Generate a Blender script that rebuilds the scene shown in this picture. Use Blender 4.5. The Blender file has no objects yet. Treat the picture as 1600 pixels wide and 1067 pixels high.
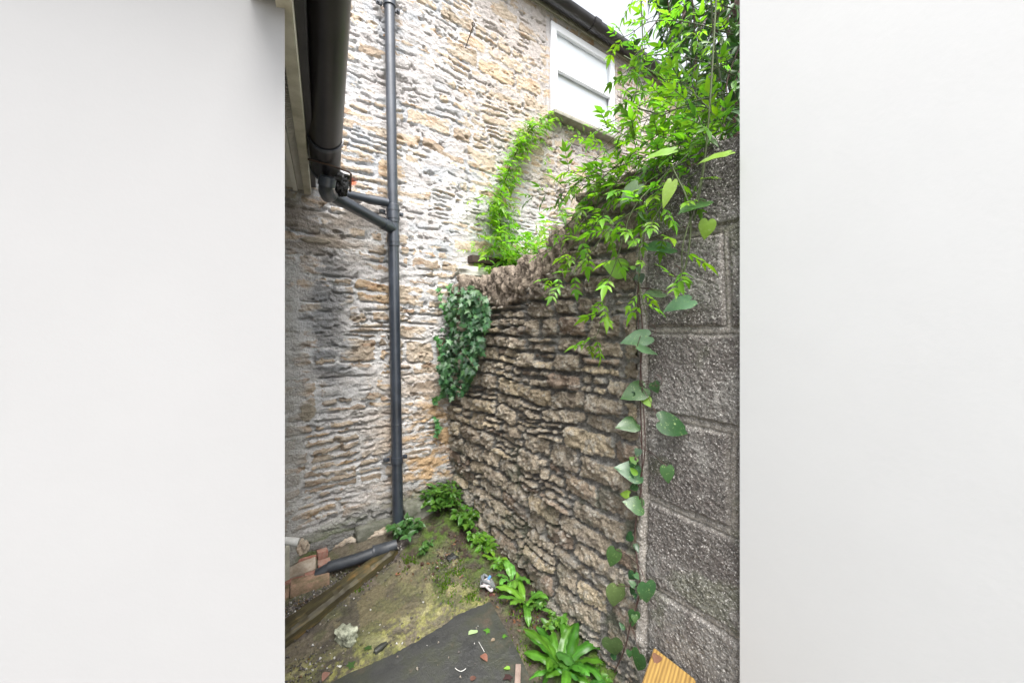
import bpy, bmesh, math, random
import numpy as np
from mathutils import Vector, Matrix

random.seed(7)
RNG = np.random.default_rng(11)
sc = bpy.context.scene
C = sc.collection

# ------------------------------------------------------------------ camera
CAM_Z = 1.05
YAW = math.radians(35.4)
FPX = 590.0
cam_d = bpy.data.cameras.new('camera')
cam = bpy.data.objects.new('camera', cam_d)
C.objects.link(cam)
cam.location = (0, 0, CAM_Z)
cam.rotation_euler = (math.radians(90), 0, -YAW)
cam_d.sensor_width = 36.0
cam_d.lens = FPX / 1600 * 36.0
cam_d.shift_y = -18.5 / 1600
cam_d.clip_start = 0.02
cam_d.clip_end = 500
sc.camera = cam

# ------------------------------------------------------------------ sky, sun, exposure
w = bpy.data.worlds.new('World')
sc.world = w
w.use_nodes = True
nt = w.node_tree
nt.nodes.clear()
SUN_EL, SUN_AZ = math.radians(60), math.radians(200)
sky = nt.nodes.new('ShaderNodeTexSky')
sky.sky_type = 'NISHITA'
sky.sun_disc = False
sky.sun_elevation = SUN_EL
sky.sun_rotation = SUN_AZ
sky.dust_density = 4.0
sky.air_density = 1.0
hs = nt.nodes.new('ShaderNodeHueSaturation')
hs.inputs['Saturation'].default_value = 0.22
hs.inputs['Value'].default_value = 1.0
bg = nt.nodes.new('ShaderNodeBackground')
bg.inputs['Strength'].default_value = 0.15
wo = nt.nodes.new('ShaderNodeOutputWorld')
nt.links.new(sky.outputs[0], hs.inputs['Color'])
nt.links.new(hs.outputs[0], bg.inputs['Color'])
nt.links.new(bg.outputs[0], wo.inputs['Surface'])
sun_d = bpy.data.lights.new('sun', 'SUN')
sun_d.energy = 1.4
sun_d.angle = math.radians(35)
sun_d.color = (1.0, 0.97, 0.92)
sun = bpy.data.objects.new('sun', sun_d)
C.objects.link(sun)
# direction towards the sun
sdir = Vector((math.sin(SUN_AZ) * math.cos(SUN_EL), math.cos(SUN_AZ) * math.cos(SUN_EL), math.sin(SUN_EL)))
sun.rotation_euler = (-sdir).to_track_quat('-Z', 'Y').to_euler()
sc.view_settings.view_transform = 'Standard'
sc.view_settings.look = 'None'
sc.view_settings.exposure = 1.72
sc.view_settings.gamma = 1.0
sc.render.engine = 'CYCLES'
sc.cycles.max_bounces = 8
sc.cycles.diffuse_bounces = 5

# ------------------------------------------------------------------ layout
FX, FY = math.sin(YAW), math.cos(YAW)
RX, RY = math.cos(YAW), -math.sin(YAW)
BACK_Y = 2.16      # face of the back wall
SIDE_X = 1.086     # face of the right-hand wall
JUNC_Y = 0.774     # where the rubble meets the blockwork

def ray(px, py):
    a = (px - 800) / FPX
    return np.array([FX + a * RX, FY + a * RY, -(py - 515) / FPX])
def at_depth(px, py, d):
    r = ray(px, py) * d
    return Vector((r[0], r[1], CAM_Z + r[2]))
def on_back(px, py, off=0.0):
    r = ray(px, py); t = (BACK_Y - off) / r[1]
    return at_depth(px, py, t)
def on_side(px, py, off=0.0):
    r = ray(px, py); t = (SIDE_X - off) / r[0]
    return at_depth(px, py, t)
GA, GB = 0.15, 0.142
def gz(x, y):
    return GA * (x - 1.086) + GB * (y - 2.16)
def on_ground(px, py, off=0.0):
    r = ray(px, py)
    # CAM_Z + r2 t = GA(r0 t-1.086)+GB(r1 t-2.16)+off
    t = (-GA * 1.086 - GB * 2.16 + off - CAM_Z) / (r[2] - GA * r[0] - GB * r[1])
    return at_depth(px, py, t)

# ------------------------------------------------------------------ numpy noise
_tabs = {}
def vn(x, y, seed=0):
    if seed not in _tabs:
        _tabs[seed] = np.random.default_rng(1000 + seed).random((256, 256)).astype(np.float32)
    T = _tabs[seed]
    x0 = np.floor(x).astype(np.int64); y0 = np.floor(y).astype(np.int64)
    fx = (x - x0).astype(np.float32); fy = (y - y0).astype(np.float32)
    fx = fx * fx * fx * (fx * (fx * 6 - 15) + 10); fy = fy * fy * fy * (fy * (fy * 6 - 15) + 10)
    a = T[x0 & 255, y0 & 255]; b = T[(x0 + 1) & 255, y0 & 255]
    c = T[x0 & 255, (y0 + 1) & 255]; d = T[(x0 + 1) & 255, (y0 + 1) & 255]
    return (a * (1 - fx) + b * fx) * (1 - fy) + (c * (1 - fx) + d * fx) * fy
def fbm(x, y, seed=0, oct=4, gain=0.5):
    s = 0; a = 1; tot = 0
    for i in range(oct):
        s = s + a * vn(x * 2 ** i + 17.3 * i, y * 2 ** i + 9.1 * i, seed + i)
        tot += a; a *= gain
    return s / tot
def chips(x, y, seed, tilt=1.0):
    """broken faces: flat, randomly tilted facets with sharp edges"""
    T = np.random.default_rng(seed).random((128, 128, 5)).astype(np.float32)
    ix = np.floor(x).astype(int); iy = np.floor(y).astype(int)
    best = np.full(x.shape, 9., np.float32); out = np.zeros(x.shape, np.float32)
    for i in (-1, 0, 1):
        for j in (-1, 0, 1):
            c = T[(ix + i) & 127, (iy + j) & 127]
            dx = x - (ix + i + c[..., 0]); dy = y - (iy + j + c[..., 1])
            d = dx * dx + dy * dy; m = d < best
            h = c[..., 2] - .5 + tilt * (dx * (c[..., 3] - .5) + dy * (c[..., 4] - .5))
            out[m] = h[m]; best[m] = d[m]
    return out
def ss(a, b, x):
    t = np.clip((x - a) / (b - a), 0, 1)
    return t * t * (3 - 2 * t)
def mixc(c, col, m):
    return c * (1 - m[..., None]) + np.array(col, dtype=np.float32) * m[..., None]
def pinpoly(x, y, poly):
    inside = np.zeros(x.shape, bool)
    n = len(poly)
    for i in range(n):
        x1, y1 = poly[i][0], poly[i][1]; x2, y2 = poly[(i + 1) % n][0], poly[(i + 1) % n][1]
        c = ((y1 > y) != (y2 > y)) & (x < (x2 - x1) * (y - y1) / (y2 - y1 + 1e-12) + x1)
        inside ^= c
    return inside
def segdist(x, y, a, b):
    ax, ay = a[0], a[1]; dx, dy = b[0] - ax, b[1] - ay
    t = np.clip(((x - ax) * dx + (y - ay) * dy) / (dx * dx + dy * dy), 0, 1)
    return np.hypot(x - ax - t * dx, y - ay - t * dy)

# ------------------------------------------------------------------ object helpers
def tag(o, label=None, cat=None, group=None, kind=None):
    if label: o['label'] = label
    if cat: o['category'] = cat
    if group: o['group'] = group
    if kind: o['kind'] = kind
    return o
def thing(name, label, cat, loc=(0, 0, 0), group=None):
    o = bpy.data.objects.new(name, None); C.objects.link(o)
    o.location = loc; o.empty_display_size = 0.1
    return tag(o, label, cat, group)
def link(name, me, mat, parent=None):
    o = bpy.data.objects.new(name, me); C.objects.link(o)
    if mat is not None: me.materials.append(mat)
    if parent is not None:
        bpy.context.view_layer.update()
        o.parent = parent
        o.matrix_parent_inverse = Matrix.Translation(parent.location).inverted() if parent.parent is None else Matrix.Identity(4)
        if parent.parent is not None:
            # parent is itself a mesh at world origin
            o.matrix_parent_inverse = Matrix.Identity(4)
    return o
def mesh_np(name, V, F, col=None, smooth=True):
    me = bpy.data.meshes.new(name)
    V = np.asarray(V, dtype=np.float32)
    nv = len(V)
    if isinstance(F, np.ndarray):
        k = F.shape[1]
        me.vertices.add(nv); me.vertices.foreach_set('co', V.ravel())
        me.loops.add(F.size); me.loops.foreach_set('vertex_index', F.ravel().astype(np.int32))
        me.polygons.add(len(F))
        me.polygons.foreach_set('loop_start', np.arange(0, F.size, k, dtype=np.int32))
        me.polygons.foreach_set('loop_total', np.full(len(F), k, dtype=np.int32))
        me.update(calc_edges=True)
    else:
        me.from_pydata([tuple(map(float, v)) for v in V], [], F)
        me.update()
    if col is not None:
        a = me.color_attributes.new('col', 'FLOAT_COLOR', 'POINT')
        c4 = np.ones((nv, 4), dtype=np.float32); c4[:, :3] = col
        a.data.foreach_set('color', c4.ravel())
    if smooth:
        me.polygons.foreach_set('use_smooth', np.ones(len(me.polygons), dtype=bool))
    me.validate()
    return me
def grid_faces(n, m, keep=None):
    i = np.arange(n - 1)[:, None]; j = np.arange(m - 1)[None, :]
    a = i * m + j
    F = np.stack([a, a + m, a + m + 1, a + 1], -1).reshape(-1, 4)
    if keep is not None: F = F[keep.reshape(-1)]
    return F

class MB:
    """collects shapes into one mesh"""
    def __init__(s): s.bm = bmesh.new()
    def box(s, c, size, rot=None, bevel=0.0, taper=None):
        r = bmesh.ops.create_cube(s.bm, size=1.0)
        vs = r['verts']
        M = Matrix.Translation(Vector(c)) @ ((rot.to_4x4()) if rot is not None else Matrix.Identity(4)) @ Matrix.Diagonal((size[0], size[1], size[2], 1))
        bmesh.ops.transform(s.bm, matrix=M, verts=vs)
        if bevel > 0:
            es = list({e for v in vs for e in v.link_edges})
            bmesh.ops.bevel(s.bm, geom=es, offset=bevel, segments=2, affect='EDGES', profile=0.6)
        return s
    def tube(s, pts, rad, seg=16, cap=True, squash=None):
        pts = [Vector(p) for p in pts]
        n = len(pts)
        rads = rad if isinstance(rad, (list, tuple)) else [rad] * n
        rings = []
        up = None
        for i, p in enumerate(pts):
            d = (pts[min(i + 1, n - 1)] - pts[max(i - 1, 0)]).normalized()
            if up is None:
                up = Vector((0, 0, 1)) if abs(d.z) < 0.9 else Vector((0, 1, 0))
            a = d.cross(up).normalized(); b = a.cross(d).normalized(); up = b
            ring = []
            for k in range(seg):
                t = 2 * math.pi * k / seg
                ring.append(s.bm.verts.new(p + (a * math.cos(t) + b * math.sin(t)) * rads[i]))
            rings.append(ring)
        for i in range(n - 1):
            for k in range(seg):
                s.bm.faces.new((rings[i][k], rings[i][(k + 1) % seg], rings[i + 1][(k + 1) % seg], rings[i + 1][k]))
        if cap:
            s.bm.faces.new(rings[0][::-1]); s.bm.faces.new(rings[-1])
        return s
    def prism(s, poly, z0f, z1f):
        lo = [s.bm.verts.new((p[0], p[1], z0f(p[0], p[1]))) for p in poly]
        hi = [s.bm.verts.new((p[0], p[1], z1f(p[0], p[1]))) for p in poly]
        n = len(poly)
        s.bm.faces.new(hi); s.bm.faces.new(lo[::-1])
        for i in range(n):
            s.bm.faces.new((lo[i], lo[(i + 1) % n], hi[(i + 1) % n], hi[i]))
        return s
    def rock(s, c, size, seed=0, sub=3, amp=0.22, rot=None, boxy=0.5):
        r = bmesh.ops.create_icosphere(s.bm, subdivisions=sub, radius=1.0)
        from mathutils import noise
        for v in r['verts']:
            d = v.co.normalized()
            m = max(abs(d.x), abs(d.y), abs(d.z))
            q = d.lerp(d / m, boxy)
            k = 1 + amp * noise.fractal(q * 1.3 + Vector((seed * 3.1, seed * 1.7, seed)), 0.62, 2.3, 6)
            q = q * k
            q = Vector((q.x * size[0] / 2, q.y * size[1] / 2, q.z * size[2] / 2))
            if rot is not None: q = rot @ q
            v.co = q + Vector(c)
        return s
    def build(s, name, mat, parent=None, smooth=True, angle=40):
        bmesh.ops.recalc_face_normals(s.bm, faces=s.bm.faces)
        me = bpy.data.meshes.new(name); s.bm.to_mesh(me); s.bm.free()
        if smooth:
            me.polygons.foreach_set('use_smooth', np.ones(len(me.polygons), dtype=bool))
            try: me.set_sharp_from_angle(angle=math.radians(angle))
            except Exception: pass
        return link(name, me, mat, parent)

# ------------------------------------------------------------------ materials
def mat_new(name):
    m = bpy.data.materials.new(name); m.use_nodes = True
    n = m.node_tree; p = n.nodes['Principled BSDF']
    return m, n, p
def N(n, t, **kw):
    x = n.nodes.new(t)
    for k, v in kw.items():
        if hasattr(x, k): setattr(x, k, v)
        else: x.inputs[k].default_value = v
    return x
def bump_chain(n, p, layers, coord='Object'):
    tc = n.nodes.new('ShaderNodeTexCoord')
    prev = None
    for kind, scale, strength, dist in layers:
        if kind == 'noise':
            t = N(n, 'ShaderNodeTexNoise', Scale=scale, Detail=6.0, Roughness=0.65); out = t.outputs['Fac']
        elif kind == 'voro':
            t = N(n, 'ShaderNodeTexVoronoi', Scale=scale); out = t.outputs['Distance']
        elif kind == 'wave':
            t = N(n, 'ShaderNodeTexWave', Scale=scale, Distortion=6.0, Detail=3.0); out = t.outputs['Fac']
        n.links.new(tc.outputs[coord], t.inputs['Vector'])
        b = N(n, 'ShaderNodeBump', Strength=strength, Distance=dist)
        n.links.new(out, b.inputs['Height'])
        if prev: n.links.new(prev.outputs[0], b.inputs['Normal'])
        prev = b
    n.links.new(prev.outputs[0], p.inputs['Normal'])
    return tc
def attr_mat(name, layers, rough=0.9, speck=None, spec=0.3, con=(.62, 1.3)):
    """colour from the mesh's own 'col' attribute broken up by noise"""
    m, n, p = mat_new(name)
    tc = bump_chain(n, p, layers)
    at = N(n, 'ShaderNodeAttribute', attribute_name='col')
    no = N(n, 'ShaderNodeTexNoise', Scale=90.0, Detail=8.0, Roughness=0.75)
    n.links.new(tc.outputs['Object'], no.inputs['Vector'])
    mr = N(n, 'ShaderNodeMapRange'); mr.inputs['From Min'].default_value = 0.3; mr.inputs['From Max'].default_value = 0.7
    mr.inputs['To Min'].default_value = con[0]; mr.inputs['To Max'].default_value = con[1]
    n.links.new(no.outputs['Fac'], mr.inputs['Value'])
    mx = N(n, 'ShaderNodeVectorMath', operation='SCALE')
    n.links.new(at.outputs['Color'], mx.inputs[0]); n.links.new(mr.outputs[0], mx.inputs['Scale'])
    src = mx.outputs[0]
    if speck:
        scale, thr, colr = speck
        v = N(n, 'ShaderNodeTexNoise', Scale=scale, Detail=3.0, Roughness=0.8)
        n.links.new(tc.outputs['Object'], v.inputs['Vector'])
        r = N(n, 'ShaderNodeMapRange'); r.inputs['From Min'].default_value = thr; r.inputs['From Max'].default_value = thr + 0.05
        n.links.new(v.outputs['Fac'], r.inputs['Value'])
        mm = N(n, 'ShaderNodeMix', data_type='RGBA')
        n.links.new(r.outputs[0], mm.inputs['Factor']); n.links.new(src, mm.inputs[6])
        mm.inputs[7].default_value = (*colr, 1)
        src = mm.outputs[2]
    n.links.new(src, p.inputs['Base Color'])
    p.inputs['Roughness'].default_value = rough
    p.inputs['Specular IOR Level'].default_value = spec
    return m
def two_mat(name, layers, rough=0.9, spec=0.25, nscale=45.0, amp=0.9, soft=0.06, con=(0.6, 1.32)):
    """stone colour 'col' and mortar colour 'col2', divided raggedly by the mesh's 'm' mask"""
    m, n, p = mat_new(name)
    tc = bump_chain(n, p, layers)
    A = N(n, 'ShaderNodeAttribute', attribute_name='col'); B = N(n, 'ShaderNodeAttribute', attribute_name='col2'); K = N(n, 'ShaderNodeAttribute', attribute_name='m')
    no = N(n, 'ShaderNodeTexNoise', Scale=nscale, Detail=9.0, Roughness=0.72)
    n.links.new(tc.outputs['Object'], no.inputs['Vector'])
    ma = N(n, 'ShaderNodeMath', operation='MULTIPLY_ADD'); ma.inputs[1].default_value = amp; ma.inputs[2].default_value = -amp / 2
    n.links.new(no.outputs['Fac'], ma.inputs[0])
    ad = N(n, 'ShaderNodeMath', operation='ADD'); n.links.new(ma.outputs[0], ad.inputs[0]); n.links.new(K.outputs['Fac'], ad.inputs[1])
    mr = N(n, 'ShaderNodeMapRange'); mr.inputs['From Min'].default_value = 0.5 - soft; mr.inputs['From Max'].default_value = 0.5 + soft
    n.links.new(ad.outputs[0], mr.inputs['Value'])
    mm = N(n, 'ShaderNodeMix', data_type='RGBA')
    n.links.new(mr.outputs[0], mm.inputs['Factor']); n.links.new(B.outputs['Color'], mm.inputs[6]); n.links.new(A.outputs['Color'], mm.inputs[7])
    n2 = N(n, 'ShaderNodeTexNoise', Scale=130.0, Detail=8.0, Roughness=0.8)
    n.links.new(tc.outputs['Object'], n2.inputs['Vector'])
    m2 = N(n, 'ShaderNodeMapRange'); m2.inputs['From Min'].default_value = 0.3; m2.inputs['From Max'].default_value = 0.7
    m2.inputs['To Min'].default_value = con[0]; m2.inputs['To Max'].default_value = con[1]
    n.links.new(n2.outputs['Fac'], m2.inputs['Value'])
    mx = N(n, 'ShaderNodeVectorMath', operation='SCALE')
    n.links.new(mm.outputs[2], mx.inputs[0]); n.links.new(m2.outputs[0], mx.inputs['Scale'])
    n.links.new(mx.outputs[0], p.inputs['Base Color'])
    p.inputs['Roughness'].default_value = rough; p.inputs['Specular IOR Level'].default_value = spec
    return m
def add_attr(me, name, arr):
    a = me.color_attributes.new(name, 'FLOAT_COLOR', 'POINT')
    c4 = np.ones((len(me.vertices), 4), np.float32); c4[:, :3] = arr.reshape(len(me.vertices), -1)
    a.data.foreach_set('color', c4.ravel())
def plain(name, col, rough=0.5, var=0.15, scale=12.0, bump=None, spec=0.5, col2=None, metallic=0.0, coords='Object'):
    m, n, p = mat_new(name)
    tc = n.nodes.new('ShaderNodeTexCoord')
    no = N(n, 'ShaderNodeTexNoise', Scale=scale, Detail=7.0, Roughness=0.7)
    n.links.new(tc.outputs[coords], no.inputs['Vector'])
    cr = n.nodes.new('ShaderNodeValToRGB')
    c2 = col2 if col2 else tuple(min(1, c * (1 + var)) for c in col)
    c1 = tuple(c * (1 - var) for c in col) if not col2 else col
    cr.color_ramp.elements[0].position = 0.35; cr.color_ramp.elements[0].color = (*c1, 1)
    cr.color_ramp.elements[1].position = 0.65; cr.color_ramp.elements[1].color = (*c2, 1)
    n.links.new(no.outputs['Fac'], cr.inputs['Fac']); n.links.new(cr.outputs[0], p.inputs['Base Color'])
    p.inputs['Roughness'].default_value = rough; p.inputs['Specular IOR Level'].default_value = spec
    p.inputs['Metallic'].default_value = metallic
    mr = N(n, 'ShaderNodeMapRange'); mr.inputs['To Min'].default_value = max(0, rough - 0.12); mr.inputs['To Max'].default_value = min(1, rough + 0.15)
    n.links.new(no.outputs['Fac'], mr.inputs['Value']); n.links.new(mr.outputs[0], p.inputs['Roughness'])
    if bump:
        prev = None
        for sc_, st, di in bump:
            t = N(n, 'ShaderNodeTexNoise', Scale=sc_, Detail=5.0, Roughness=0.6)
            n.links.new(tc.outputs[coords], t.inputs['Vector'])
            b = N(n, 'ShaderNodeBump', Strength=st, Distance=di); n.links.new(t.outputs['Fac'], b.inputs['Height'])
            if prev: n.links.new(prev.outputs[0], b.inputs['Normal'])
            prev = b
        n.links.new(prev.outputs[0], p.inputs['Normal'])
    return m
def leaf_mat(name, transl=0.45, rough=0.35, spec=0.5, mottle=None):
    m, n, p = mat_new(name)
    at = N(n, 'ShaderNodeAttribute', attribute_name='col')
    tc = n.nodes.new('ShaderNodeTexCoord')
    no = N(n, 'ShaderNodeTexNoise', Scale=60.0, Detail=5.0, Roughness=0.7)
    n.links.new(tc.outputs['Object'], no.inputs['Vector'])
    mr = N(n, 'ShaderNodeMapRange'); mr.inputs['To Min'].default_value = 0.7; mr.inputs['To Max'].default_value = 1.3
    n.links.new(no.outputs['Fac'], mr.inputs['Value'])
    mx = N(n, 'ShaderNodeVectorMath', operation='SCALE')
    n.links.new(at.outputs['Color'], mx.inputs[0]); n.links.new(mr.outputs[0], mx.inputs['Scale'])
    src = mx.outputs[0]
    if mottle:
        v = N(n, 'ShaderNodeTexNoise', Scale=mottle[0], Detail=4.0, Roughness=0.85)
        n.links.new(tc.outputs['Object'], v.inputs['Vector'])
        r = N(n, 'ShaderNodeMapRange'); r.inputs['From Min'].default_value = mottle[1]; r.inputs['From Max'].default_value = mottle[1] + 0.06
        n.links.new(v.outputs['Fac'], r.inputs['Value'])
        mm = N(n, 'ShaderNodeMix', data_type='RGBA')
        n.links.new(r.outputs[0], mm.inputs['Factor']); n.links.new(src, mm.inputs[6]); mm.inputs[7].default_value = (*mottle[2], 1)
        src = mm.outputs[2]
    n.links.new(src, p.inputs['Base Color'])
    p.inputs['Roughness'].default_value = rough; p.inputs['Specular IOR Level'].default_value = spec
    tr = n.nodes.new('ShaderNodeBsdfTranslucent')
    g = N(n, 'ShaderNodeVectorMath', operation='MULTIPLY'); g.inputs[1].default_value = (1.5, 1.7, 0.7)
    n.links.new(src, g.inputs[0]); n.links.new(g.outputs[0], tr.inputs['Color'])
    ms = n.nodes.new('ShaderNodeMixShader'); ms.inputs[0].default_value = transl
    n.links.new(p.outputs[0], ms.inputs[1]); n.links.new(tr.outputs[0], ms.inputs[2])
    n.links.new(ms.outputs[0], n.nodes['Material Output'].inputs['Surface'])
    return m

M_BACK = two_mat('limewashed_rubble', [('noise', 30, 0.5, 0.02), ('noise', 120, 0.9, 0.008)], rough=0.92, nscale=30, amp=1.25, soft=.09, con=(0.68, 1.25))
M_SIDE = two_mat('brown_rubble', [('noise', 60, 1.0, 0.02), ('noise', 190, 1.0, 0.012)], rough=0.95, nscale=50, con=(0.38, 1.65))
M_BLOCK = attr_mat('concrete_block', [('voro', 130, .6, 0.006), ('noise', 260, .9, 0.006)], rough=0.8, speck=(170, 0.575, (0.55, 0.53, 0.50)), spec=0.5, con=(.35, 1.7))
M_GROUND = attr_mat('yard_ground', [('noise', 60, 0.7, 0.01), ('noise', 200, 1.0, 0.006)], rough=0.62, spec=0.5, con=(.45, 1.55))
M_RENDER2 = plain('pale_render', (0.57, 0.575, 0.58), 0.9, 0.015, 3.0, [(90, 0.08, 0.003)], 0.2)  # lighter tone for the dimmer right wall, evening out the light
M_RENDER = plain('render_toned_down', (0.30, 0.30, 0.305), 0.9, 0.015, 3.0, [(90, 0.08, 0.003)], 0.2)  # same render darkened to offset the stronger light on the left wall
M_BLACKPIPE = plain('black_pvc', (0.026, 0.033, 0.046), 0.33, 0.3, 9.0, [(260, 0.05, 0.001)], 1.0)  # blue tint in the black imitates the sky's sheen
M_GREYPIPE = plain('grey_pvc', (0.035, 0.040, 0.048), 0.45, 0.3, 25.0, [(200, 0.1, 0.001)], 0.5)
M_GUTTER = plain('dark_gutter_plastic', (0.020, 0.018, 0.020), 0.34, 0.35, 7.0, [(120, 0.08, 0.001)], 0.6)
M_BITUMEN = plain('bitumen_sealant', (0.006, 0.006, 0.007), 0.25, 0.3, 30.0, [(60, 0.8, 0.01)], 0.5)
M_FASCIA = plain('stained_cream_paint', (0.38, 0.35, 0.27), 0.7, 0.0, 9.0, [(80, 0.2, 0.003)], 0.3, col2=(0.60, 0.57, 0.48))
M_SOFFIT = plain('pale_soffit_board', (0.70, 0.68, 0.62), 0.7, 0.0, 5.0, [(60, 0.15, 0.003)], 0.3, col2=(0.80, 0.78, 0.74))
M_MESH = plain('grey_vent_mesh', (0.09, 0.08, 0.07), 0.7, 0.3, 60.0)
M_UPVC = plain('white_window_plastic', (0.80, 0.81, 0.84), 0.3, 0.02, 5.0)
M_BACKING = plain('sky_white_backing', (0.80, 0.85, 0.88), 0.8, 0.02, 3.0)  # pale sheet behind the glass, standing in for reflected sky
M_SILL = plain('weathered_sill', (0.30, 0.29, 0.24), 0.8, 0.25, 20.0, [(90, 0.3, 0.003)])
M_SLATE = plain('roof_slate', (0.07, 0.07, 0.08), 0.7, 0.3, 8.0)
M_IRON = plain('rusty_iron', (0.05, 0.03, 0.02), 0.8, 0.5, 80.0, [(200, 0.5, 0.002)])
M_BEAM = plain('dark_old_beam', (0.045, 0.028, 0.022), 0.8, 0.4, 30.0, [(60, 0.4, 0.004)])
M_BRICK = plain('red_brick', (0.28, 0.10, 0.07), 0.9, 0.0, 28.0, [(120, 0.6, 0.005)], 0.2, col2=(0.36, 0.25, 0.20))
M_DIRTBRICK = plain('mossy_brick', (0.10, 0.10, 0.05), 0.9, 0.0, 22.0, [(120, 0.6, 0.005)], 0.2, col2=(0.34, 0.22, 0.16))
M_MORTAR = plain('stained_mortar', (0.30, 0.24, 0.18), 0.9, 0.0, 20.0, [(60, 0.7, 0.01)], 0.2, col2=(0.46, 0.40, 0.33))
M_WHITEPIPE = plain('grubby_white_plastic', (0.50, 0.50, 0.48), 0.5, 0.15, 30.0)
M_SLAB = plain('dark_wet_slate', (0.020, 0.021, 0.022), 0.45, 0.0, 4.0, [(12, 0.5, 0.012), (45, 0.45, 0.006), (220, 0.5, 0.003)], 0.5, col2=(0.066, 0.050, 0.036))
cr0 = [n for n in M_SLAB.node_tree.nodes if n.type == 'VALTORGB'][0].color_ramp
e0_ = cr0.elements.new(.48); e0_.color = (.034, .035, .033, 1); e0_ = cr0.elements.new(.56); e0_.color = (.034, .037, .027, 1)
M_STEM = plain('green_stem', (0.05, 0.07, 0.02), 0.6, 0.3, 30.0)
M_TWIG = plain('brown_twig', (0.06, 0.03, 0.025), 0.7, 0.3, 40.0)
M_LEAF = leaf_mat('fresh_leaf', 0.5, 0.38)
M_HEART = leaf_mat('mottled_heart_leaf', 0.2, 0.36, 0.6, (120, 0.60, (0.26, 0.34, 0.14)))
M_IVY = leaf_mat('ivy_leaf', 0.2, 0.42)
M_FERN = leaf_mat('glossy_fern_leaf', 0.35, 0.36, 0.5)
M_DEAD = leaf_mat('dead_leaf', 0.15, 0.55)

# ------------------------------------------------------------------ stone layout fields
def layout(u0, u1, v0, v1, hmin, hmax, lmin, lmax, rng, split=0.5, big=None):
    """irregular coursed stones; returns list of (u0,u1,v0,v1)"""
    R = []
    v = v0
    while v < v1:
        H = rng.uniform(hmin, hmax)
        u = u0 - rng.uniform(0, lmax)
        while u < u1:
            L = rng.uniform(lmin, lmax)
            bigger = big is not None and rng.random() < big(u + L / 2, v)
            if bigger:
                L *= 1.2; R.append((u, u + L, v, v + H))
            else:
                k = rng.random()
                if k < split:
                    m = v + H * rng.uniform(0.38, 0.62)
                    for a, b in ((v, m), (m, v + H)):
                        c = u + L * rng.uniform(0.35, 0.65) if rng.random() < 0.6 else None
                        if c: R.append((u, c, a, b)); R.append((c, u + L, a, b))
                        else: R.append((u, u + L, a, b))
                elif k < split + 0.2:
                    m1 = v + H * 0.34; m2 = v + H * 0.67
                    for a, b in ((v, m1), (m1, m2), (m2, v + H)): R.append((u, u + L, a, b))
                else:
                    R.append((u, u + L, v, v + H))
            u += L
        v += H
    return R
def stone_field(U, V, rects, rng, joint=0.006, rnd=0.014):
    """signed distance inside the nearest stone plus its random id values (U,V warped coords on a regular-ish grid)"""
    D = np.full(U.shape, -1.0, dtype=np.float32)
    ID = np.zeros(U.shape, dtype=np.int32)
    CU = np.zeros(U.shape, np.float32); CV = np.zeros(U.shape, np.float32)
    # bucket by index: U varies along axis 0, V along axis 1 (warp < 0.04)
    u_ax = U.mean(axis=1); v_ax = V.mean(axis=0)
    for k, (a, b, c, d) in enumerate(rects):
        i0 = np.searchsorted(u_ax, a - 0.05); i1 = np.searchsorted(u_ax, b + 0.05)
        j0 = np.searchsorted(v_ax, c - 0.05); j1 = np.searchsorted(v_ax, d + 0.05)
        if i1 <= i0 or j1 <= j0: continue
        su = U[i0:i1, j0:j1]; sv = V[i0:i1, j0:j1]
        hu = (b - a) / 2 - joint - rng.uniform(0, 0.004); hv = (d - c) / 2 - joint * 0.6 - rng.uniform(0, 0.003)
        r = min(rnd * rng.uniform(0.6, 1.3), hu * 0.9, hv * 0.9)
        sk = rng.uniform(-0.12, 0.12)
        du = su - (a + b) / 2; dv = sv - (c + d) / 2 + sk * du * 0.6
        qx = np.abs(du) - (hu - r); qy = np.abs(dv) - (hv - r)
        dist = r - (np.hypot(np.maximum(qx, 0), np.maximum(qy, 0)) + np.minimum(np.maximum(qx, qy), 0))
        sub = D[i0:i1, j0:j1]
        m = dist > sub
        sub[m] = dist[m]; ID[i0:i1, j0:j1][m] = k
        CU[i0:i1, j0:j1][m] = (du / hu)[m]; CV[i0:i1, j0:j1][m] = (dv / hv)[m]
    return D, ID, CU, CV

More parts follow.
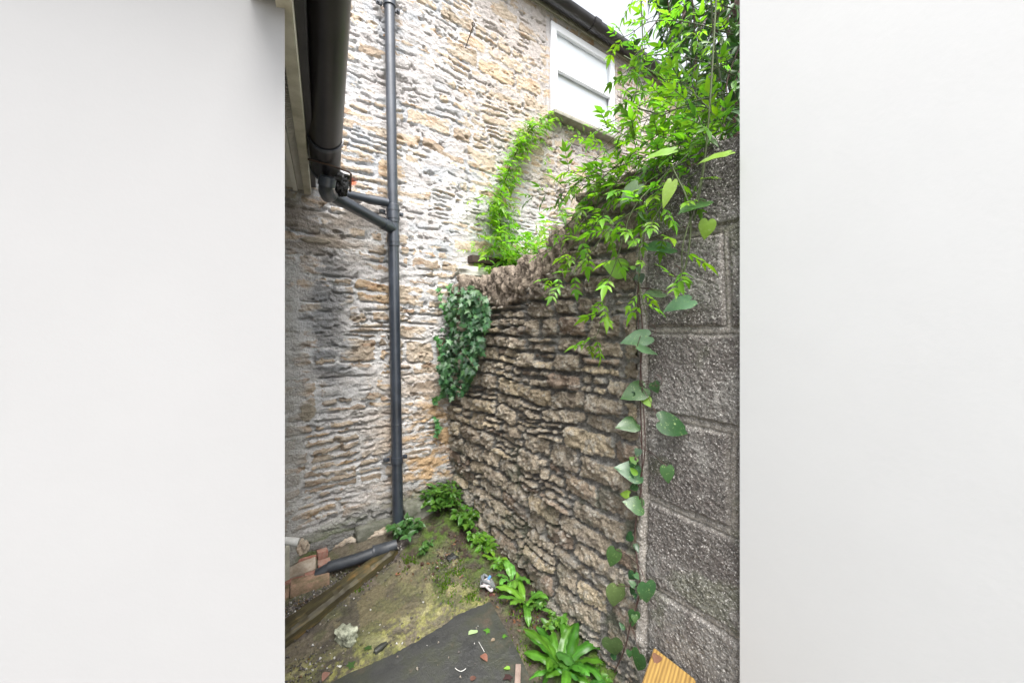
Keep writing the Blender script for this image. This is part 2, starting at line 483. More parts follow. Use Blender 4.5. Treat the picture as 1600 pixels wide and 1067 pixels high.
# ================================================================== GROUND
def build_ground():
    xs = np.concatenate([np.linspace(-40, -2, 20), np.linspace(-1.9, -0.15, 40), np.arange(-0.14, 1.14, 0.0042), np.linspace(1.2, 6, 30), np.linspace(7, 40, 20)])
    ys = np.concatenate([np.linspace(-40, -2, 20), np.linspace(-1.8, 0.5, 50), np.arange(0.505, 2.20, 0.0042), np.linspace(2.3, 6, 10), np.linspace(7, 40, 10)])
    X, Y = np.meshgrid(xs, ys, indexing='ij')
    Z = np.clip(GA * (X - 1.086) + GB * (Y - 2.16), -0.75, 0.02)
    P = lambda a, b: on_ground(a, b)
    n1 = fbm(X * 5, Y * 5, 1, 5); n2 = fbm(X * 22, Y * 22, 5, 5, 0.6); n3 = fbm(X * 80, Y * 80, 9, 3, 0.6)
    Z = Z + (n1 - 0.5) * 0.02 + (n2 - 0.5) * 0.009 + (n3 - .5) * .004 - ss(.60, .70, fbm(X * 34, Y * 34, 361, 4, .6)) * .005
    col = np.zeros(X.shape + (3,), np.float32) + np.array([0.135, 0.115, 0.082], np.float32)
    col = mixc(col, (0.085, 0.075, 0.052), ss(0.4, 0.62, n1))
    col = mixc(col, (0.165, 0.145, 0.085), ss(0.55, 0.72, n2) * 0.8)
    # smooth clean concrete patch
    q = [P(560, 930), P(650, 882), P(680, 875), P(705, 930), P(650, 960), P(560, 985)]
    pm = pinpoly(X + (n2 - .5) * .08, Y + (n1 - .5) * .1, q).astype(np.float32)
    col = mixc(col, (0.150, 0.128, 0.068), pm * 0.7)
    # yellow-green lichen band along the slate slab
    a, b = P(440, 1085), P(760, 925)
    d = segdist(X, Y, a, b) + (n2 - 0.5) * 0.12 + (n1 - .5) * .06
    band = 1 - ss(0.055, 0.12, d)
    col = mixc(col, (0.24, 0.235, 0.075), band * ss(0.38, 0.6, n3 * 0.5 + n2 * 0.5))
    col = mixc(col, (0.33, 0.31, 0.17), band * ss(0.56, 0.68, n2) * 0.8)
    # mossy crumbly patch near (700,900)
    m = np.exp(-((X - P(700, 905).x) ** 2 + (Y - P(700, 905).y) ** 2) / 0.02)
    col = mixc(col, (0.26, 0.24, 0.11), m * ss(0.5, 0.6, n2))
    col = mixc(col, (0.055, 0.085, 0.012), m * ss(0.48, 0.4, n2))
    # soil and moss along the foot of the right wall
    dw = SIDE_X - X
    soil = (1 - ss(0.17, 0.26, dw + (n2 - .5) * 0.12)) * ss(0.4, 0.6, Y)
    cdist = segdist(X, Y, P(680, 830), P(660, 850))
    soil = np.maximum(soil, 1 - ss(0.06, 0.16, cdist + (n2 - .5) * .1))
    col = mixc(col, (0.045, 0.030, 0.020), soil * 0.95)
    moss = soil * ss(0.46, 0.56, n1 * 0.5 + n2 * 0.5)
    col = mixc(col, (0.065, 0.115, 0.012), moss)
    Z += moss * 0.008 * n3 + soil * 0.012
    # gravelly strip beside the timber
    g = segdist(X, Y, P(645, 838), P(430, 1010)) + (n2 - .5) * .05
    gm = 1 - ss(0.03, 0.065, g)
    col = mixc(col, (0.075, 0.062, 0.060), gm * 0.9)
    g2 = segdist(X, Y, P(540, 905), P(400, 975)) + (n2 - .5) * .06
    gm2 = 1 - ss(0.04, 0.09, g2)
    col = mixc(col, (0.10, 0.10, 0.055), gm2 * 0.8)
    grn = ss(0.58, 0.66, fbm(X * 9, Y * 9, 30, 4)) * 0.6
    col = mixc(col, (0.07, 0.085, 0.025), grn * .7)
    wet = ss(.5, .66, fbm(X * 16, Y * 16, 351, 5, .65))
    col = mixc(col, (0.055, 0.048, 0.038), wet * .55)
    V = np.stack([X, Y, Z], -1).reshape(-1, 3)
    me = mesh_np('ground', V, grid_faces(*X.shape), col.reshape(-1, 3))
    o = link('ground', me, M_GROUND); tag(o, kind='structure')
build_ground()

# ================================================================== BACK HOUSE
house = thing('stone_house', 'limewashed rubble stone house at the back with a white window high up', 'house', (1.6, BACK_Y, 0))
WX0, WX1 = on_back(860, 100).x, on_back(959, 150).x
WZ0, WZ1 = on_back(860, 177).z, on_back(860, 33).z
EAVE_Z = 3.50
def build_back():
    du = 0.0048
    xs = np.concatenate([np.arange(0.06, 2.7, du), np.arange(2.7, 5.2, .009)]); zs = np.concatenate([np.arange(-0.45, EAVE_Z, du)])
    rng = np.random.default_rng(5)
    X, Z = np.meshgrid(xs, zs, indexing='ij')
    wu = X + (fbm(X * 5, Z * 5, 41, 3) - .5) * 0.05 + (fbm(X * 25, Z * 25, 44, 3) - .5) * 0.016
    wv = Z + (fbm(X * 2.2, Z * 3, 47, 2) - .5) * 0.06 + (fbm(X * 22, Z * 30, 50, 3) - .5) * 0.014
    rects = layout(-0.2, 5.3, -0.5, 3.6, 0.07, 0.15, 0.12, 0.32, rng, 0.38)
    D, ID, CU, CV = stone_field(wu, wv, rects, rng, 0.006, 0.016)
    K = len(rects)
    r1 = rng.random(K)[ID]; r2 = rng.random(K)[ID]; r3 = rng.random(K)[ID]
    jx = (fbm(X * 26, Z * 26, 401, 4, .6) - .5) * .10; jz = (fbm(X * 24, Z * 30, 411, 4, .6) - .5) * .055
    fl = fbm((X + jx) * 11, (Z + jz) * 36, 61, 5, 0.6)          # flaky, laminated
    fl2 = fbm(X * 5 + Z * 2, Z * 17, 71, 4, 0.55)
    fi = fbm(X * 45, Z * 70, 75, 3, 0.6)
    big = fbm(X * 1.4, Z * 1.4, 81, 4)
    # how much lime mortar smothers the stones
    smear = ss(0.42, 0.62, fl2 * 0.55 + fbm(X * 3, Z * 4, 87, 3) * 0.45)
    ff = fbm(X * 22, Z * 34, 301, 5, 0.66)
    prof = ss(-0.002, 0.010, D + (fi - .5) * 0.016 + (ff - .5) * 0.034)
    led = np.clip(-CV, -1, 1)                    # stones overhang at their lower edge
    hs_ = prof * (0.002 + 0.012 * r1 + 0.004 * led * (r2 - 0.2)) * (1 - 0.8 * smear)
    upz = ss(1.0, 1.7, Z)
    ch = chips((X + jx * .5) * 13, (Z + jz * .6) * 34, 61, 1.6) + .6 * chips((X + jx * .4) * 30, (Z + jz * .4) * 60, 62, 1.4)
    H = (hs_ + (fl2 - .5) * 0.008 + (fl - .5) * 0.008 + (ff - .5) * 0.018 + ch * .0085 * (.35 + .65 * prof)) * (.70 - .36 * upz) + (fi - .5) * 0.009 + (big - .5) * 0.05
    # broken-out crevices under some stones and ragged holes
    cre = ss(0.010, 0.0, np.abs(D + 0.002)) * ss(-0.2, -0.7, CV) * ss(0.50, 0.60, fbm(X * 11, Z * 11, 311, 3))
    hole = ss(0.70, 0.76, fbm(X * 16, Z * 30, 315, 4, .6))
    H -= cre * 0.020 + hole * 0.016
    # terracing for sharp little ledges
    t = ((wv + jz * .6) * 17 + fl2 * 3.0); st = t - np.floor(t)
    H += ss(0.0, 0.12, st) * (1 - st) * 0.003 * ss(0.5, 0.65, fbm(X * 4, Z * 9, 91, 3)) * (0.9 - 0.8 * upz)
    # colour ------------------------------------------------------------
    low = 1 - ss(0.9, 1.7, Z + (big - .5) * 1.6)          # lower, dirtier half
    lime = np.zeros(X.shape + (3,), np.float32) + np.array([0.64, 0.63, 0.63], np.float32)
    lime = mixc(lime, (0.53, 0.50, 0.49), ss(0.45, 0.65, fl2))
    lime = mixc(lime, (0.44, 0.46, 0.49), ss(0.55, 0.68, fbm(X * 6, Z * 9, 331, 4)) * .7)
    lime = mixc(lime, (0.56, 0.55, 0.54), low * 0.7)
    stone = np.zeros_like(lime) + np.array([0.43, 0.355, 0.275], np.float32)
    stone = mixc(stone, (0.52, 0.37, 0.22), ss(0.80, 0.92, r2) * (.40 + .4 * low))
    stone = stone * (0.8 + .4 * r3)[..., None]
    stone = mixc(stone, (0.30, 0.235, 0.18), ss(0.6, 0.9, r3) * 0.8)
    stone = mixc(stone, (0.52, 0.45, 0.37), ss(0.5, 0.7, fl) * 0.7)
    stone = mixc(stone, (0.30, 0.17, 0.09), ss(0.66, 0.78, fbm(X * 14, Z * 30, 95, 3)) * 0.5)
    stone = stone * (1 + .22 * upz[..., None])  # upper stones lightened in colour to look better lit
    expo = prof * np.clip(0.98 - smear * 0.55 - (fl2 - .5) * 1.3 - (1 - r1) * 0.45 + low * 0.18 - (ff - .5) * .8, 0, 1) ** 1.1
    bare0 = ss(0.9, 1.5, X) * ss(1.7, 2.1, Z + (big - .5)); expo = np.clip(expo + bare0 * .13 * prof, 0, 1)
    # upper-right of the wall: barer buff stone
    bare = ss(0.9, 1.5, X) * ss(1.7, 2.1, Z + (big - .5))
    lime = mixc(lime, (0.50, 0.44, 0.40), bare * 0.65)
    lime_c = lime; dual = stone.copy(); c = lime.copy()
    # golden lower right near the corner
    gold = np.exp(-((X - 0.95) ** 2 / 0.09 + (Z - 0.35) ** 2 / 0.14)) * ss(0.42, 0.6, fl * .5 + fl2 * .5)
    c = mixc(c, (0.50, 0.32, 0.15), np.clip(gold * 1.2, 0, 0.85))
    # whiter paint patch round the old lean-to line
    wp = pinpoly(X + (fl2 - .5) * .3, Z + (fl - .5) * .2, [on_back(*p) for p in ((722, 300), (800, 268), (930, 300), (1000, 480), (735, 480), (712, 380))]).astype(float)
    c = mixc(c, (0.80, 0.79, 0.74), wp * 0.85)
    H = np.where(wp > 0, H * 0.75 + 0.003, H)
    # black run-off stain under the leaking gutter joint, green at the foot
    sx = on_back(515, 400)
    stn = np.exp(-((X - sx.x + (fl2 - .5) * .1) ** 2) / 0.006) * ss(0.62, 0.9, Z) * ss(1.72, 1.45, Z) * ss(0.35, 0.55, fl2 * .5 + fl * .5)
    c = mixc(c, (0.09, 0.095, 0.10), np.clip(stn * 1.0, 0, 0.6))
    st2 = ss(1.35, 1.5, Z) * ss(1.80, 1.7, Z) * ss(0.70, 0.5, X) * ss(0.3, 0.5, fl2)
    c = mixc(c, (0.22, 0.17, 0.115), st2 * 0.65)
    gy = Z - (GA * (X - 1.086) + 0.0)
    ft = ss(0.22, 0.05, gy + (fl2 - .5) * 0.2)
    c = mixc(c, (0.15, 0.15, 0.13), ft * 0.7)
    c = mixc(c, (0.12, 0.15, 0.05), ft * ss(0.5, 0.65, fl2) * 0.9)
    # smooth plaster quoin at the left edge
    pl = ss(0.27, 0.20, X + (fl2 - .5) * .08) * ss(1.45, 1.35, Z)
    H = H * (1 - 0.7 * pl) + 0.012 * pl
    c = mixc(c, (0.44, 0.43, 0.41), pl * 0.8)
    # smears of grey cement
    for (px, py, rx, rz) in ((478, 640, .05, .06), (490, 375, .10, .02)):
        p = on_back(px, py)
        k = np.exp(-(((X - p.x) / rx) ** 2 + ((Z - p.z) / rz) ** 2) * 1.5 + (fl2 - .5) * 2)
        k = ss(0.35, 0.5, k)
        H = H * (1 - .8 * k) + .016 * k; c = mixc(c, (0.33, 0.29, 0.23), k)
    # orange expanding-foam smudge
    p = on_back(550, 282)
    k = ss(0.4, 0.75, np.exp(-(((X - p.x) / .035) ** 2 + ((Z - p.z) / .030) ** 2) + (fi - .5)))
    c = mixc(c, (0.75, 0.17, 0.05), k * 0.85)
    # every stain lies on stone and mortar alike
    diff = c - lime_c
    pk = np.clip(np.abs(diff).sum(-1) * 2.2, 0, 1)
    dual = dual * (1 - pk[..., None]) + (c * .85) * pk[..., None]
    # recess for the window
    win = (X > WX0 - 0.01) & (X < WX1 + 0.01) & (Z > WZ0 - 0.01) & (Z < WZ1 + 0.02)
    hx = (X > WX0 + .01) & (X < WX1 - .01) & (Z > WZ0 + .01) & (Z < WZ1 - .01)
    mg = ((X > WX0 - 0.05) & (X < WX1 + 0.04) & (Z > WZ0 - 0.03) & (Z < WZ1 + 0.06))
    H = np.where(mg, 0.006 + (fi - .5) * 0.004, H)
    c = mixc(c, (0.48, 0.46, 0.46), mg * 0.8)
    H = np.where(win, -0.02, H)
    Yc = BACK_Y - H
    V = np.stack([X, Yc, Z], -1).reshape(-1, 3)
    keep = ~(hx[:-1, :-1] & hx[1:, 1:])
    F = grid_faces(*X.shape, keep=keep)[:, ::-1].copy()
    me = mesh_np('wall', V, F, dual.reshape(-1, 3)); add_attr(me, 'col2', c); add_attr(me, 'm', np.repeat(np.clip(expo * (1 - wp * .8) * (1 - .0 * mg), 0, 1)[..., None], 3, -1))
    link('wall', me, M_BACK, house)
    b = MB()
    T = 0.30; y0 = BACK_Y + 0.06
    b.box(((WX0 - 2.3) / 2 - .0, y0 + T / 2, 1.5), (WX0 + 2.3, T, 3.95))
    b.box(((5.25 + WX1) / 2, y0 + T / 2, 1.5), (5.25 - WX1, T, 3.95))
    b.box(((WX0 + WX1) / 2, y0 + T / 2, (WZ0 - .45) / 2), (WX1 - WX0 - .004, T, WZ0 + .45))
    b.box(((WX0 + WX1) / 2, y0 + T / 2, (WZ1 + 3.475) / 2), (WX1 - WX0 - .004, T, 3.475 - WZ1))
    b.build('wall_core', M_MORTAR, house, smooth=False)
build_back()

# window --------------------------------------------------------------
def build_window():
    cx = (WX0 + WX1) / 2; W = WX1 - WX0; H = WZ1 - WZ0; y = BACK_Y - 0.012
    fw = 0.036
    f = MB()
    D_ = 0.07
    f.box((WX0 + fw / 2, y + D_ / 2, (WZ0 + WZ1) / 2), (fw, D_, H), bevel=.004)
    f.box((WX1 - fw / 2, y + D_ / 2, (WZ0 + WZ1) / 2), (fw, D_, H), bevel=.004)
    f.box((cx, y + D_ / 2 + .001, WZ1 - fw / 2), (W - 2 * fw, D_, fw), bevel=.004)
    f.box((cx, y + D_ / 2 + .001, WZ0 + fw / 2), (W - 2 * fw, D_, fw), bevel=.004)
    zt = WZ0 + H * 0.55
    f.box((cx, y + D_ / 2 + .001, zt), (W - 2 * fw, D_, fw * 0.6), bevel=.004)
    fr = f.build('window', M_UPVC, house)
    fr['label'] = 'white plastic casement window with a small top light'
    # opening top light sash
    s = MB(); sw = 0.034
    x0, x1, z0, z1 = WX0 + fw * .55, WX1 - fw * .55, zt + .006, WZ1 - fw * .6
    ys = y + 0.012
    s.box((x0 + sw / 2, ys, (z0 + z1) / 2), (sw, .03, z1 - z0), bevel=.006)
    s.box((x1 - sw / 2, ys, (z0 + z1) / 2), (sw, .03, z1 - z0), bevel=.006)
    s.box(((x0 + x1) / 2, ys, z1 - sw / 2), (x1 - x0 - 2 * sw, .028, sw), bevel=.006)
    s.box(((x0 + x1) / 2, ys, z0 + sw / 2), (x1 - x0 - 2 * sw, .028, sw), bevel=.006)
    s.build('sash', M_UPVC, fr)
    b = MB()
    z0b, z1b = WZ0 + fw * .6, zt - .01
    for xx in (WX0 + fw + .012, WX1 - fw - .012):
        b.box((xx, y + .010, (z0b + z1b) / 2), (.024, .03, z1b - z0b), bevel=.005)
    b.box((cx, y + .011, z1b - .016), (W - 2 * fw - .05, .03, .026), bevel=.005)
    b.box((cx, y + .011, z0b + .03), (W - 2 * fw - .05, .03, .026), bevel=.005)
    b.build('bead', M_UPVC, fr)
    gm, gn, gp = mat_new('window_glass')
    tr_ = gn.nodes.new('ShaderNodeBsdfTransparent'); gl_ = gn.nodes.new('ShaderNodeBsdfGlossy'); gl_.inputs['Roughness'].default_value = .03
    mx_ = gn.nodes.new('ShaderNodeMixShader')
    mx_.inputs[0].default_value = .12; gn.links.new(tr_.outputs[0], mx_.inputs[1]); gn.links.new(gl_.outputs[0], mx_.inputs[2])
    gn.links.new(mx_.outputs[0], gn.nodes['Material Output'].inputs['Surface'])
    p = MB()
    p.box((cx, y + .030, (WZ0 + zt) / 2), (W - 2 * fw, .006, zt - WZ0 - fw))
    p.build('pane', gm, fr, smooth=False)
    p = MB(); p.box((cx, y + .016, (z0 + z1) / 2), (x1 - x0 - 2 * sw + .01, .006, z1 - z0 - 2 * sw + .01))
    p.build('pane', gm, fr, smooth=False)
    p = MB(); p.box((cx, y + .040, (WZ0 + WZ1) / 2), (W - 2 * fw - .004, .004, H - 2 * fw - .004))
    p.build('pane_backing', M_BACKING, fr, smooth=False)  # added sheet that whitens the panes like a sky reflection
    s = MB(); s.box((cx + .02, BACK_Y - .035, WZ0 - .022), (W + .09, .09, .030), bevel=.005)
    s.build('sill', M_SILL, fr)
build_window()

# eaves of the back house --------------------------------------------
def half_gutter(p0, p1, r, thick=.004, seg=18, out=None, full=1.0):
    """open-topped half-round trough from p0 to p1"""
    p0, p1 = Vector(p0), Vector(p1); d = (p1 - p0).normalized()
    side = d.cross(Vector((0, 0, 1))).normalized(); up = side.cross(d).normalized()
    bm = bmesh.new(); rows = []
    for p in (p0, p1):
        ring = []
        for k in range(seg + 1):
            a = math.pi + math.pi * k / seg
            ring.append(bm.verts.new(p + side * math.cos(a) * r + up * math.sin(a) * r * full))
        for k in range(seg, -1, -1):
            a = math.pi + math.pi * k / seg
            ring.append(bm.verts.new(p + side * math.cos(a) * (r - thick) + up * math.sin(a) * (r - thick) * full))
        rows.append(ring)
    n = len(rows[0])
    for k in range(n):
        bm.faces.new((rows[0][k], rows[0][(k + 1) % n], rows[1][(k + 1) % n], rows[1][k]))
    bm.faces.new(rows[0][::-1]); bm.faces.new(rows[1])
    return bm
def mb_from(bm):
    m = MB(); m.bm.free(); m.bm = bm; return m
GY = BACK_Y - 0.085; GZ = on_back(850, 6).z - 0.01
mb_from(half_gutter((-2, GY, GZ + .02), (5.2, GY, GZ + .0), 0.057)).build('gutter', M_GUTTER, house)
b = MB()
for x in (0.3, 1.2, 2.23, 3.2, 4.1):
    b.bm.free(); b.bm = half_gutter((x, GY, GZ + .01), (x + .07, GY, GZ + .01), 0.064, .006); 
    b.build('gutter_union', M_GUTTER, house); b = MB()
b.bm.free()
m = MB(); m.box((1.6, BACK_Y - .014, GZ + .015), (7.2, .022, .10), bevel=.002); m.build('fascia', M_SILL, house)
m = MB()
m.bm.faces.new([m.bm.verts.new(v) for v in ((-2, GY + .03, GZ + .055), (5.2, GY + .03, GZ + .055), (5.2, BACK_Y + 3, GZ + 2.2), (-2, BACK_Y + 3, GZ + 2.2))])
r = bmesh.ops.solidify(m.bm, geom=m.bm.faces[:], thickness=0.03)
m.build('roof', M_SLATE, house, smooth=False)

# ================================================================== RIGHT WALL
def smoothmax(a, b): return np.maximum(a, b)
def wall_sheet(ys, ztop, depth, du, zlo):
    """parameter grid: v runs up the face and then back over the top"""
    vs = np.arange(zlo, 2.05, du)
    Y, Vp = np.meshgrid(ys, vs, indexing='ij')
    return Y, Vp
rub = thing('rubble_wall', 'brown rubble stone garden wall of thin courses on the right', 'stone wall', (SIDE_X + .12, 1.5, 0))
def build_side():
    du = 0.0042
    ys = np.arange(JUNC_Y - 0.004, 2.19, du)
    zlo = -0.45
    vs = np.arange(zlo, 1.95, du)
    rng = np.random.default_rng(23)
    Y, V = np.meshgrid(ys, vs, indexing='ij')
    ztop = 1.20 + 0.10 * ss(1.55, 1.25, ys) + 0.23 * ss(1.16, 1.06, ys) + (fbm(ys * 14, ys * 0 + 3, 33, 3) - .5) * .05
    ZT = ztop[:, None]
    over = np.maximum(V - ZT, 0)
    Zb = np.minimum(V, ZT)
    wu = Y + (fbm(Y * 6, V * 6, 141, 2) - .5) * 0.04 + (fbm(Y * 35, V * 35, 144, 3) - .5) * 0.012
    wv = V + (fbm(Y * 3, V * 4, 147, 2) - .5) * 0.045 + (fbm(Y * 30, V * 36, 150, 3) - .5) * 0.010
    near = lambda u, v: (0.75 if u < 1.12 else 0.12)
    rects = layout(0.6, 2.3, -0.5, 2.1, 0.058, 0.098, 0.10, 0.24, rng, 0.26, near)
    # upright coping course near the top
    D, ID, CU, CV = stone_field(wu, wv, rects, rng, 0.0058, 0.013)
    K = len(rects)
    r1 = rng.random(K)[ID]; r2 = rng.random(K)[ID]; r3 = rng.random(K)[ID]
    n1 = fbm(Y * 14, V * 20, 161, 4, 0.6); n2 = fbm(Y * 50, V * 65, 165, 4, 0.65); big = fbm(Y * 2, V * 2, 171, 4)
    ch = chips(Y * 17 + n1 * 1.5, V * 26 + n2 * 1.5, 71, 1.6); ch2 = chips(Y * 42 + n2 * 2, V * 55 + n1 * 2, 72, 1.5)
    prof = ss(-0.003, 0.007, D + (n2 - .5) * 0.022 + ch * .004)
    dome = np.sqrt(np.clip(1 - 0.55 * (CU ** 2 + CV ** 2) / 2, 0, 1))
    pointed = ss(1.22, 0.95, Y + (big - .5) * .5) * 0.75     # mortar pointed flush towards the blockwork
    foot = ss(0.35, 0.10, V + (big - .5) * .3)
    H = prof * (0.025 + 0.022 * r1 + 0.014 * CV * (r2 - .7) + .014 * CU * (r3 - .5) + ch * .013 + ch2 * .007) * dome
    H = H * (1 - 0.55 * np.maximum(pointed, foot * .4)) + 0.012 * pointed
    n3 = fbm(Y * 95, V * 110, 341, 3, .65)
    H += (n1 - .5) * 0.018 * (0.4 + prof) + (n2 - .5) * 0.020 + (n3 - .5) * .010 - ss(.62, .72, n3) * .005 + (big - .5) * 0.03
    # colours
    st = np.zeros(Y.shape + (3,), np.float32) + np.array([0.40, 0.34, 0.26], np.float32)
    st = mixc(st, (0.26, 0.19, 0.145), ss(0.65, 0.95, r2) * .8)
    st = mixc(st, (0.46, 0.38, 0.26), ss(0.7, 0.95, r3) * .8)
    st = mixc(st, (0.20, 0.165, 0.135), ss(0.95, 1.25, V) * 0.7)
    st = st * (0.84 + .58 * vn(ID * 1.37, ID * 0 + 3, 99))[..., None]
    st = mixc(st, (0.52, 0.49, 0.43), ss(0.56, 0.7, n2) * 0.75)
    st = mixc(st, (0.17, 0.135, 0.105), ss(0.56, 0.70, n1) * 0.6)
    mo = np.zeros_like(st) + np.array([0.24, 0.225, 0.20], np.float32)
    mo = mixc(mo, (0.34, 0.33, 0.30), ss(0.45, 0.7, n1))
    mo = mixc(mo, (0.34, 0.325, 0.30), pointed * 0.6)
    e = prof * ss(0.75, 0.55, n1 * .5 + foot * .35 + pointed * .15)
    mo0 = mo; c = mo.copy()
    c = mixc(c, (0.46, 0.44, 0.39), foot * ss(0.48, 0.66, n1) * .7)
    c = mixc(c, (0.13, 0.15, 0.07), ss(0.58, 0.72, fbm(Y * 9, V * 9, 181, 4)) * 0.5 * ss(.8, .3, V))
    c = mixc(c, (0.10, 0.14, 0.03), ss(0.06, -0.16, V - (GB * (Y - 2.16)) + (n1 - .5) * .2) * 0.6)
    pk = np.clip(np.abs(c - mo0).sum(-1) * 3.0, 0, 1)
    st = st * (1 - .8 * pk[..., None]) + c * .8 * pk[..., None]
    # wrap over the top
    rnd = 0.03
    k = ss(0, rnd, over)
    Xc = SIDE_X - H * (1 - k) + np.maximum(over - rnd * .3, 0)
    Zc = Zb + k * (H * 0.9) + 0.0
    V3 = np.stack([Xc, Y, Zc], -1).reshape(-1, 3)
    keep = (over[:-1, :-1] < 0.30)
    F = grid_faces(*Y.shape, keep=keep)
    me = mesh_np('stone_face', V3, F, st.reshape(-1, 3)); add_attr(me, 'col2', c); add_attr(me, 'm', np.repeat(np.clip(prof * (.95 - n1 * .3 - .15 * pointed), 0, 1)[..., None], 3, -1))
    link('stone_face', me, M_SIDE, rub)
    b = MB()
    b.prism([(SIDE_X + .035, JUNC_Y + .003), (SIDE_X + .30, JUNC_Y + .003), (SIDE_X + .30, 2.15), (SIDE_X + .035, 2.15)], lambda x, y: -.5, lambda x, y: 1.15)
    b.build('core', M_MORTAR, rub, smooth=False)
    b = MB(); b.prism([(SIDE_X + .035, JUNC_Y + .003), (SIDE_X + .28, JUNC_Y + .003), (SIDE_X + .28, 1.06), (SIDE_X + .035, 1.06)], lambda x, y: 1.151, lambda x, y: 1.48)
    b.build('core', M_MORTAR, rub, smooth=False)
    return ys, ztop
ys_, ztop_ = build_side()
def zt_at(y): return float(np.interp(y, ys_, ztop_))

# upright coping stones, set on edge along the low part of the wall
M_COPE = plain('weathered_brown_stone', (0.10, 0.078, 0.060), 0.95, 0.0, 26.0, [(45, .9, .02), (160, .9, .006)], 0.2, col2=(0.36, 0.30, 0.24))
def coping():
    y = 2.10; k = 0
    rr = random.Random(4)
    while y > 1.10:
        wd = rr.uniform(0.050, 0.080); h = rr.uniform(.15, .21)
        yy = y - wd / 2
        z = 1.225 + rr.uniform(-.012, .018) + .085 * float(ss(1.5, 1.2, np.array(yy))) + h / 2 - .055
        b = MB()
        b.rock((SIDE_X + 0.085, yy, z), (.25, wd * .84, h * rr.uniform(.85, 1.15)), seed=k * 7 + 3, sub=5, amp=.26, rot=Matrix.Rotation(rr.uniform(-.22, .22), 3, 'X') @ Matrix.Rotation(rr.uniform(-.12, .12), 3, 'Z'), boxy=.78)
        b.build('coping_stone', M_COPE, rub, angle=180)
        y -= wd * .98; k += 1
    # the stepped end where the wall rises to the blockwork
    for (yy, z, sz) in ((1.085, 1.43, (.24, .09, .12)), (1.10, 1.335, (.24, .11, .08)), (.99, 1.545, (.26, .14, .08)), (.85, 1.555, (.26, .15, .06))):
        b = MB(); b.rock((SIDE_X + .09, yy, z), sz, seed=k, sub=4, amp=.25, boxy=.7); k += 1
        b.build('coping_stone', M_COPE, rub, angle=180)
coping()

# blockwork -----------------------------------------------------------
blk = thing('block_wall', 'dark pitted concrete block wall at the right edge under the climber', 'block wall', (SIDE_X + .1, 0.6, 0))
def build_blocks():
    du = 0.0036
    ys = np.arange(0.35, JUNC_Y + .030, du); vs = np.arange(-0.5, 1.90, du)
    Y, V = np.meshgrid(ys, vs, indexing='ij')
    ztop = 1.565 + (fbm(ys * 9, ys * 0 + 2, 31, 3) - .5) * .04
    ZT = ztop[:, None]; over = np.maximum(V - ZT, 0); Zb = np.minimum(V, ZT)
    CH = 0.2755
    wz = V + (fbm(Y * 6, V * 6, 201, 3) - .5) * .016; wy = Y + (fbm(Y * 6, V * 6, 205, 3) - .5) * .014
    f = (wz - 1.05) / CH; row = np.floor(f); dv = np.abs(f - np.round(f)) * CH
    jy = np.where(row == 0, 0.500, np.where(row == -2, 0.484, np.where(row == 1, .44, 0.23)))
    dh = np.abs(wy - jy)
    de = np.abs(wy - (JUNC_Y - 0.0))
    n1 = fbm(Y * 20, V * 20, 211, 4, .6); n2 = fbm(Y * 110, V * 110, 215, 3, .7); big = fbm(Y * 4, V * 4, 219, 4)
    d = np.minimum(np.minimum(dv - .0105, dh - .0085), de - .022) + (n1 - .5) * .008 + (n2 - .5) * .005
    prof = ss(0.0, 0.009, d)
    pits = ss(0.60, 0.72, n2) * prof
    H = 0.004 + prof * 0.009 + prof * (n2 - .5) * .012 - pits * .006 + (n1 - .5) * .006 + (big - .5) * .012 - .007 * np.exp(-(d / .003) ** 2)
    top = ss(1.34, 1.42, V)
    c = np.zeros(Y.shape + (3,), np.float32) + np.array([0.112, 0.100, 0.092], np.float32)
    ag = ss(0.45, 0.62, big)
    c = c * (0.85 + .35 * vn(row * 3.7 + 5, (wy > jy) * 2.3 + row * 0, 88))[..., None]
    c = mixc(c, (0.22, 0.21, 0.195), ag * .8 * ss(0.2, .5, n2))
    c = mixc(c, (0.11, 0.095, 0.088), ss(0.52, 0.62, n1) * .6)
    mo = np.zeros_like(c) + np.array([0.24, 0.22, 0.195], np.float32)
    c = mo * (1 - prof[..., None]) + c * prof[..., None]
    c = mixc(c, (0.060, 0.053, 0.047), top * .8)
    c = mixc(c, (0.30, 0.29, 0.27), ss(0.68, 0.76, n2) * .5)
    c = mixc(c, (0.085, 0.10, 0.05), ss(0.60, 0.70, fbm(Y * 7, V * 7, 231, 4)) * .4)
    H = H + .020 * ss(JUNC_Y - .030, JUNC_Y - .008, Y) * (.6 + .8 * n1)
    H = np.where(Y > JUNC_Y + .008, H - (Y - JUNC_Y - .008) * 2.5, H)
    rnd = 0.03; k = ss(0, rnd, over)
    Xc = SIDE_X - H * (1 - k) + np.maximum(over - rnd * .3, 0); Zc = Zb + k * H
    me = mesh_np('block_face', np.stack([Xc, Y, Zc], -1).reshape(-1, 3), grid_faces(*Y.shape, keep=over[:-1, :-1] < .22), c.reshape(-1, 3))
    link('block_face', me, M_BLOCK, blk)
    b = MB(); b.prism([(SIDE_X + .03, .35), (SIDE_X + .22, .35), (SIDE_X + .22, JUNC_Y - .003), (SIDE_X + .03, JUNC_Y - .003)], lambda x, y: -.6, lambda x, y: 1.51)
    b.build('core', M_MORTAR, blk, smooth=False)
build_blocks()

# added plain walls filling both sides of the view, toned to render evenly pale ---------------
b = MB(); yj = on_side(1155, 500, .028).y
b.box((SIDE_X - .028 + .15, yj - 1.6, 0.9), (.30, 3.2, 3.2), bevel=.004)
tag(b.build('added_side_wall', M_RENDER2, None), 'added plain pale wall running on from the concrete blockwork', 'wall')

